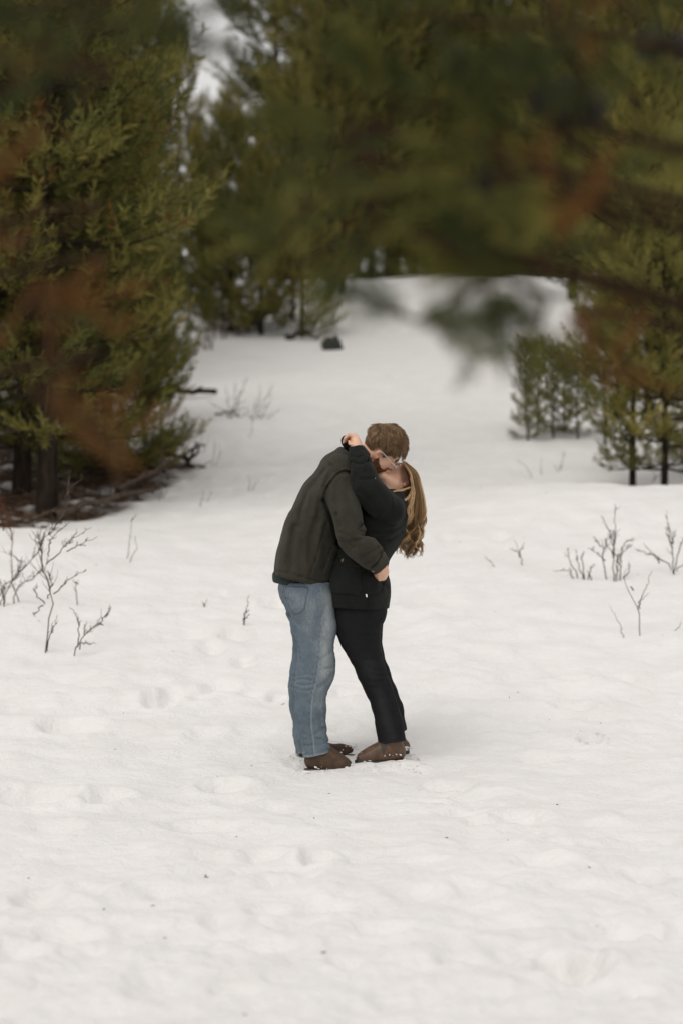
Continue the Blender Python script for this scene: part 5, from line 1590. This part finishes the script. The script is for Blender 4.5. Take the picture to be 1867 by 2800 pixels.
for l in range(NL):
    q0 = (l + .5) / NL
    ql = np.clip(q0 + hr.normal() * .05, 0, 1)
    dyl = hr.uniform(-1, 1)
    ph = hr.uniform(0, 6.28); fr = hr.uniform(3.2, 4.6); am = hr.uniform(22, 42)
    tl = np.clip(hr.normal(.5, .28), .05, .95)
    lend = hr.uniform(.86, 1.0)
    for s in range(36):
        q = np.clip(ql + hr.normal() * .10 * (1 - .80 * t), 0, 1)
        gi = q * 3; i0 = np.minimum(gi.astype(int), 2); fr_ = (gi - i0)[:, None]
        c = G[i0, np.arange(K)] * (1 - fr_) + G[i0 + 1, np.arange(K)] * fr_
        # spread at the roots over the whole scalp, then gathered into its lock
        wob = am * np.clip((t - .38) / .32, 0, 1) ** 1.1
        ps = ph + hr.normal() * .22
        c = c + np.stack([wob * np.sin(fr * 6.283 * t + ps), np.zeros(K)], 1) + hr.normal(size=2) * 4 * (1 - t[:, None] * .4)
        depth = (.08 - .03 * t) * np.clip(dyl + hr.normal() * .2 * (1 - .6 * t), -1.05, 1.05)
        yy = .055 + depth + wob * U * .8 * np.cos(fr * 6.283 * t + ps)
        c = c[0] + (c - c[0])
        w = np.stack([P(700 + a / 3.136, 1120 + b / 3.136, D + d) for (a, b), d in zip(c, yy)])
        # keep outside the skull
        lq = ((w - wE) @ wR / WH - np.array([.004, 0, .055])) / np.array([.106, .086, .097])
        nn = np.linalg.norm(lq, axis=1)
        push = np.where(nn < 1, 1 / np.maximum(nn, .25), 1.0)
        lq = lq * push[:, None]
        w = wE + ((lq * np.array([.106, .086, .097]) + np.array([.004, 0, .055])) * WH) @ wR.T
        kk = max(8, int(K * lend * hr.uniform(.9, 1.0)))
        tt = np.linspace(0, kk - 1, K)
        w = np.stack([np.interp(tt, np.arange(K), w[:, a]) for a in range(3)], 1)
        strands.append(w); tints.append(np.clip(tl + hr.normal() * .16, 0, 1)); radii.append(hr.uniform(.0011, .0021))
# scalp strands: from the hairline back over the crown
dirs = hr.normal(size=(1900, 3)); dirs /= np.linalg.norm(dirs, axis=1, keepdims=True)
root = np.array([.004, 0, .055]) + dirs * np.array([.104, .084, .095]); root = root[w_line(root) < -.001]
gl_ = wR.T @ np.array([.35, 0, -1.0])
for r0 in root:
    q = r0.copy(); pl = [q.copy()]
    for k in range(11):
        n = (q - np.array([.004, 0, .055])) / np.array([.104, .084, .095]) ** 2; n /= np.linalg.norm(n)
        d = np.array([-.9, 0, .25]) + gl_ * .9 + hr.normal(size=3) * .10
        d -= n * (d @ n) * .97; d /= np.linalg.norm(d) + 1e-6
        q = q + d * .014; pl.append(q.copy())
    tt = np.linspace(0, 11, K); pl = np.array(pl)
    pl = np.stack([np.interp(tt, np.arange(12), pl[:, a]) for a in range(3)], 1)
    strands.append(wE + (pl * WH) @ wR.T); tints.append(np.clip(hr.normal(.48, .2), 0, 1)); radii.append(.0013)
for k in range(70):
    a_, b_ = strands[hr.integers(0, NL * 36)], strands[hr.integers(0, NL * 36)]
    m_ = a_ * .6 + b_ * .4
    m_ = m_ + np.array([hr.normal() * .012, hr.normal() * .01, 0]) * np.linspace(.1, 1.2, K)[:, None]
    m_[:, 0] += .010 * np.sin(np.linspace(0, hr.uniform(6, 14), K) + hr.uniform(0, 6)) * np.linspace(0, 1, K)
    strands.insert(0, m_); tints.insert(0, .75); radii.insert(0, .0006)
nf_ = NL * 36 + 70
S1, S2 = np.array(strands[:nf_]), np.array(strands[nf_:])[:, np.linspace(0, K - 1, 12).astype(int)]
for S_, nm in ((S1, "lock"), (S2, "scalp_lock")):
    kk = S_.shape[1]; sl = slice(0, nf_) if nm == "lock" else slice(nf_, None)
    rad = np.array(radii[sl])[:, None] * np.interp(np.linspace(0, 1, kk), [0, .1, .75, 1], [.8, 1, .9, .25])[None]
    v, f = tubes(S_, rad, 3)
    o = link(nm, v, f, hair_long, hw, face_attrs={"tint": np.repeat(tints[sl], 3 * (kk - 1))}); o["kind"] = "stuff"
# loose face-framing curls, each a lock of its own
for (pp, n, lab, dd) in [([(1320, 590), (1335, 640), (1328, 710), (1296, 762), (1240, 792), (1200, 782), (1165, 800)], 26, "curl sweeping under the ear", -.075),
                         ([(1318, 668), (1250, 690), (1185, 700), (1160, 728), (1155, 745)], 14, "loose strand across the neck", -.085),
                         ([(1325, 600), (1350, 690), (1335, 790), (1300, 860), (1325, 960)], 24, "wavy lock behind the ear", -.08),
                         ([(1385, 985), (1405, 1050), (1385, 1120), (1362, 1160), (1400, 1210), (1424, 1252)], 12, "wispy curl at the outer end", -.02),
                         ([(1250, 1010), (1232, 1080), (1202, 1140), (1230, 1180), (1250, 1240)], 12, "wispy curl at the inner end", -.03)]:
    base_c = spline(pp, 20)
    S = []
    for k in range(n):
        off = hr.normal(size=2) * 4.5
        S.append(np.array([W(a + off[0] * (.4 + .6 * math.sin(3.1 * i / 19)), b + off[1], dd + hr.normal() * .003) for i, (a, b) in enumerate(base_c)]))
    v, f = tubes(np.array(S), np.interp(np.linspace(0, 1, 20), [0, .2, .8, 1], [.0006, .0012, .001, .0003]), 3)
    o = link("curl", v, f, hair_long, hw, face_attrs={"tint": np.repeat(np.clip(hr.normal(.72, .16, n), 0, 1), 3 * 19)}); o['label'] = lab
bristles("eyebrow", (wom_loc[:, 0] > .07) & (wom_loc[:, 2] > .03) & (wom_loc[:, 2] < .04) & (np.abs(wom_loc[:, 1]) > .014) & (np.abs(wom_loc[:, 1]) < .048), wom_v, wom_loc, wR, wE, WH, .007, hair_brown, woman, 33, n=220, drop=0, cen=(.02, 0, 0))
bristles("eyelash", (wom_loc[:, 0] > .088) & (wom_loc[:, 2] > .0) & (wom_loc[:, 2] < .006) & (np.abs(wom_loc[:, 1]) > .02) & (np.abs(wom_loc[:, 1]) < .045), wom_v, wom_loc, wR, wE, WH, .009, hair_brown, woman, 34, n=60, drop=.3, cen=(.05, 0, 0)) if ((wom_loc[:, 0] > .088) & (wom_loc[:, 2] > .0) & (wom_loc[:, 2] < .006) & (np.abs(wom_loc[:, 1]) > .02) & (np.abs(wom_loc[:, 1]) < .045)).any() else None
# ---------------------------------------------------------------- near pines whose boughs hang into the picture
near_needles = needle_material("near_pine_needles", [(p_, (c_[0] * .98, c_[1] * 1.0, c_[2] * 1.0)) for p_, c_ in GREEN], .35)
near_bark = bark_material("rusty_twig_bark", (0.016, 0.010, 0.006), (0.05, 0.030, 0.016))
cone_m = simple("dark_cone", (.014, .010, .007), .8, nscale=60, var=.6)
def near_tree(trunk, H, label, boughs, seed):
    """trunk (x, y), boughs: (points px,py,Y ... , half spread m, shoots, share of rust, tint)"""
    r = np.random.default_rng(seed)
    x0, y0 = trunk
    z0 = float(ground(np.array([x0]), np.array([y0]))[0])
    root = empty("pine_tree", (x0, y0, z0 - .05), label, "pine tree", "near pines beside the camera")
    inv = mathutils.Matrix.Translation((-x0, -y0, -z0 + .05))
    so = Soup(); hz = np.linspace(-.2, H, 10)
    so.tube(np.stack([x0 + .05 * np.sin(hz * 1.3), y0 + .04 * np.cos(hz * 1.1), z0 + hz], 1), np.interp(hz, [-.2, H], [.13, .03]), 12)
    o = so.link("trunk", bark, root); o.matrix_parent_inverse = inv
    for (pts, spread, ns, rust, tint, cones) in boughs:
        ns = int(ns * .39); rust *= .62; spread *= 1.25
        w = np.array([P(a, b_, c_ * 1.55) for a, b_, c_ in pts])
        j = np.array([x0, y0, w[0, 2] - .25 * abs(w[0, 0] - x0)])
        c = spline(np.vstack([j, w]), 26)
        wood, nee = Soup(), Soup()
        wood.tube(c, np.linspace(.010, .003, 26), 6)
        m = 26 - 1
        i_in = int(26 * 1.0 / len(w)) if len(w) > 1 else 8
        SP, SD, SS, ST = [], [], [], []
        nt_ = max(2, round(ns / 7))
        for k in range(nt_):
            t = r.uniform(.18, 1.0) * m; i = min(int(t), m - 1); p = c[i] + (c[i + 1] - c[i]) * (t - i)
            d = c[i + 1] - c[i]; d /= np.linalg.norm(d)
            td = d * .7 + r.normal(size=3) * np.array([.6, .7, .6]); td /= np.linalg.norm(td)
            L = spread * r.uniform(.5, 1.3)
            tw = np.stack([p + td * L * q + np.array([0, 0, .25]) * L * q * q for q in np.linspace(0, 1, 5)])
            wood.tube(tw, np.linspace(.004, .002, 5), 4)
            dead = r.uniform() < rust; tt_ = tint + r.normal() * .16
            for q in range(7):
                u = r.uniform(.45, 1.0); a = tw[min(int(u * 4), 3)] * (1 - (u * 4) % 1) + tw[min(int(u * 4) + 1, 4)] * ((u * 4) % 1)
                SP.append(a); SD.append(td + r.normal(size=3) * .45 + np.array([0, 0, .2])); SS.append(r.uniform(.10, .16))
                ST.append(r.uniform(.95, 1.0) if (dead and r.uniform() < .8) else np.clip(tt_ - .06 + r.normal() * .10, 0, .92))
        place_shoots(nee, SP, SD, np.array(SS), ST, r, PROTOS_FINE)
        bo = wood.link("branch", near_bark, root); bo.matrix_parent_inverse = inv
        no = nee.link("needles", near_needles, bo, smooth=False)
        for (cx_, cy_, cY, cr) in cones:
            cc = P(cx_, cy_, cY * 1.55); cr = cr * 1.35
            n1, n2 = 9, 12
            ph = np.linspace(-1, 1, n1); th = np.arange(n2) / n2 * 2 * math.pi
            rr = cr * np.sqrt(np.clip(1 - ph ** 2, .02, 1))[:, None] * (1 + .18 * np.cos(th[None] * 6 + (np.arange(n1) % 2)[:, None] * 3.14))
            v = np.stack([rr * np.cos(th)[None], rr * np.sin(th)[None], (ph * cr * 1.35)[:, None] + 0 * rr], -1).reshape(-1, 3) + cc
            idx = np.arange(n1 * n2).reshape(n1, n2); nx = np.roll(idx, -1, 1)
            link("cone", v, np.stack([idx[:-1], nx[:-1], nx[1:], idx[1:]], -1).reshape(-1, 4), cone_m, bo)
    return root

near_tree((3.1, 4.6), 4.4, "blurred near pine whose green and rusty boughs hang across the upper right", [
    ([(1900, -80, 2.5), (1500, 60, 2.4), (1250, 60, 2.4), (1160, 110, 2.5)], .10, 130, .10, .06, [(1240, 170, 2.45, .014), (1120, 410, 2.45, .0)]),
    ([(1900, 150, 2.6), (1600, 230, 2.5), (1350, 260, 2.5), (1050, 330, 2.5), (930, 420, 2.6)], .10, 140, .22, .22, [(1540, 285, 2.5, .024), (1480, 275, 2.5, .016), (1620, 290, 2.5, .018)]),
    ([(1900, 420, 2.5), (1650, 470, 2.4), (1400, 480, 2.4), (1200, 500, 2.5), (1000, 560, 2.5)], .10, 150, .16, .48, [(1325, 490, 2.45, .014)]),
    ([(1900, 560, 2.5), (1700, 640, 2.4), (1500, 690, 2.4), (1400, 730, 2.4)], .06, 90, .4, .45, []),
    ([(1900, 600, 2.7), (1700, 590, 2.6), (1540, 560, 2.6)], .08, 70, .05, .85, []),
    ([(1500, 740, 2.4), (1400, 730, 2.4), (1290, 790, 2.4), (1150, 878, 2.4)], .030, 80, .1, .12, []),
    ([(1560, 740, 2.4), (1500, 820, 2.4), (1470, 900, 2.4)], .04, 70, .1, .18, []),
    ([(1900, 900, 2.9), (1720, 1000, 2.8), (1620, 1030, 2.8)], .025, 16, .9, .4, []),
    ([(1350, 500, 2.7), (1050, 640, 2.6), (900, 680, 2.6), (830, 720, 2.6), (790, 735, 2.6)], .035, 30, .55, .45, []),
    ([(1350, 420, 2.8), (1100, 500, 2.7), (900, 520, 2.7), (820, 600, 2.7), (740, 680, 2.7)], .045, 24, .2, .5, []),
    ([(1900, 20, 2.9), (1750, 40, 2.8), (1650, 160, 2.8), (1800, 330, 2.8)], .10, 80, .1, .04, [(1780, 120, 2.8, .02), (1860, 130, 2.8, .016)]),
], 61)
near_tree((-3.1, 4.5), 4.2, "blurred near pine whose dark boughs and rusty tips hang across the upper left", [
    ([(-40, -60, 2.3), (180, 30, 2.2), (300, 70, 2.2), (380, 20, 2.3)], .08, 110, .06, .12, []),
    ([(-40, 60, 2.5), (100, 140, 2.4), (240, 170, 2.4), (360, 140, 2.4)], .07, 54, .15, .15, []),
    ([(-40, 260, 2.6), (120, 330, 2.6), (220, 400, 2.6)], .03, 16, 1.4, .35, []),
    ([(-40, 620, 2.6), (60, 690, 2.6), (110, 720, 2.6)], .03, 14, 1.4, .4, []),
    ([(-40, 760, 2.6), (60, 850, 2.5), (170, 860, 2.5), (225, 870, 2.5)], .03, 30, 1.5, .4, []),
    ([(-40, 1030, 2.6), (70, 1070, 2.5), (190, 1120, 2.5), (280, 1190, 2.5), (300, 1200, 2.5)], .022, 18, 1.4, .4, []),
], 62)
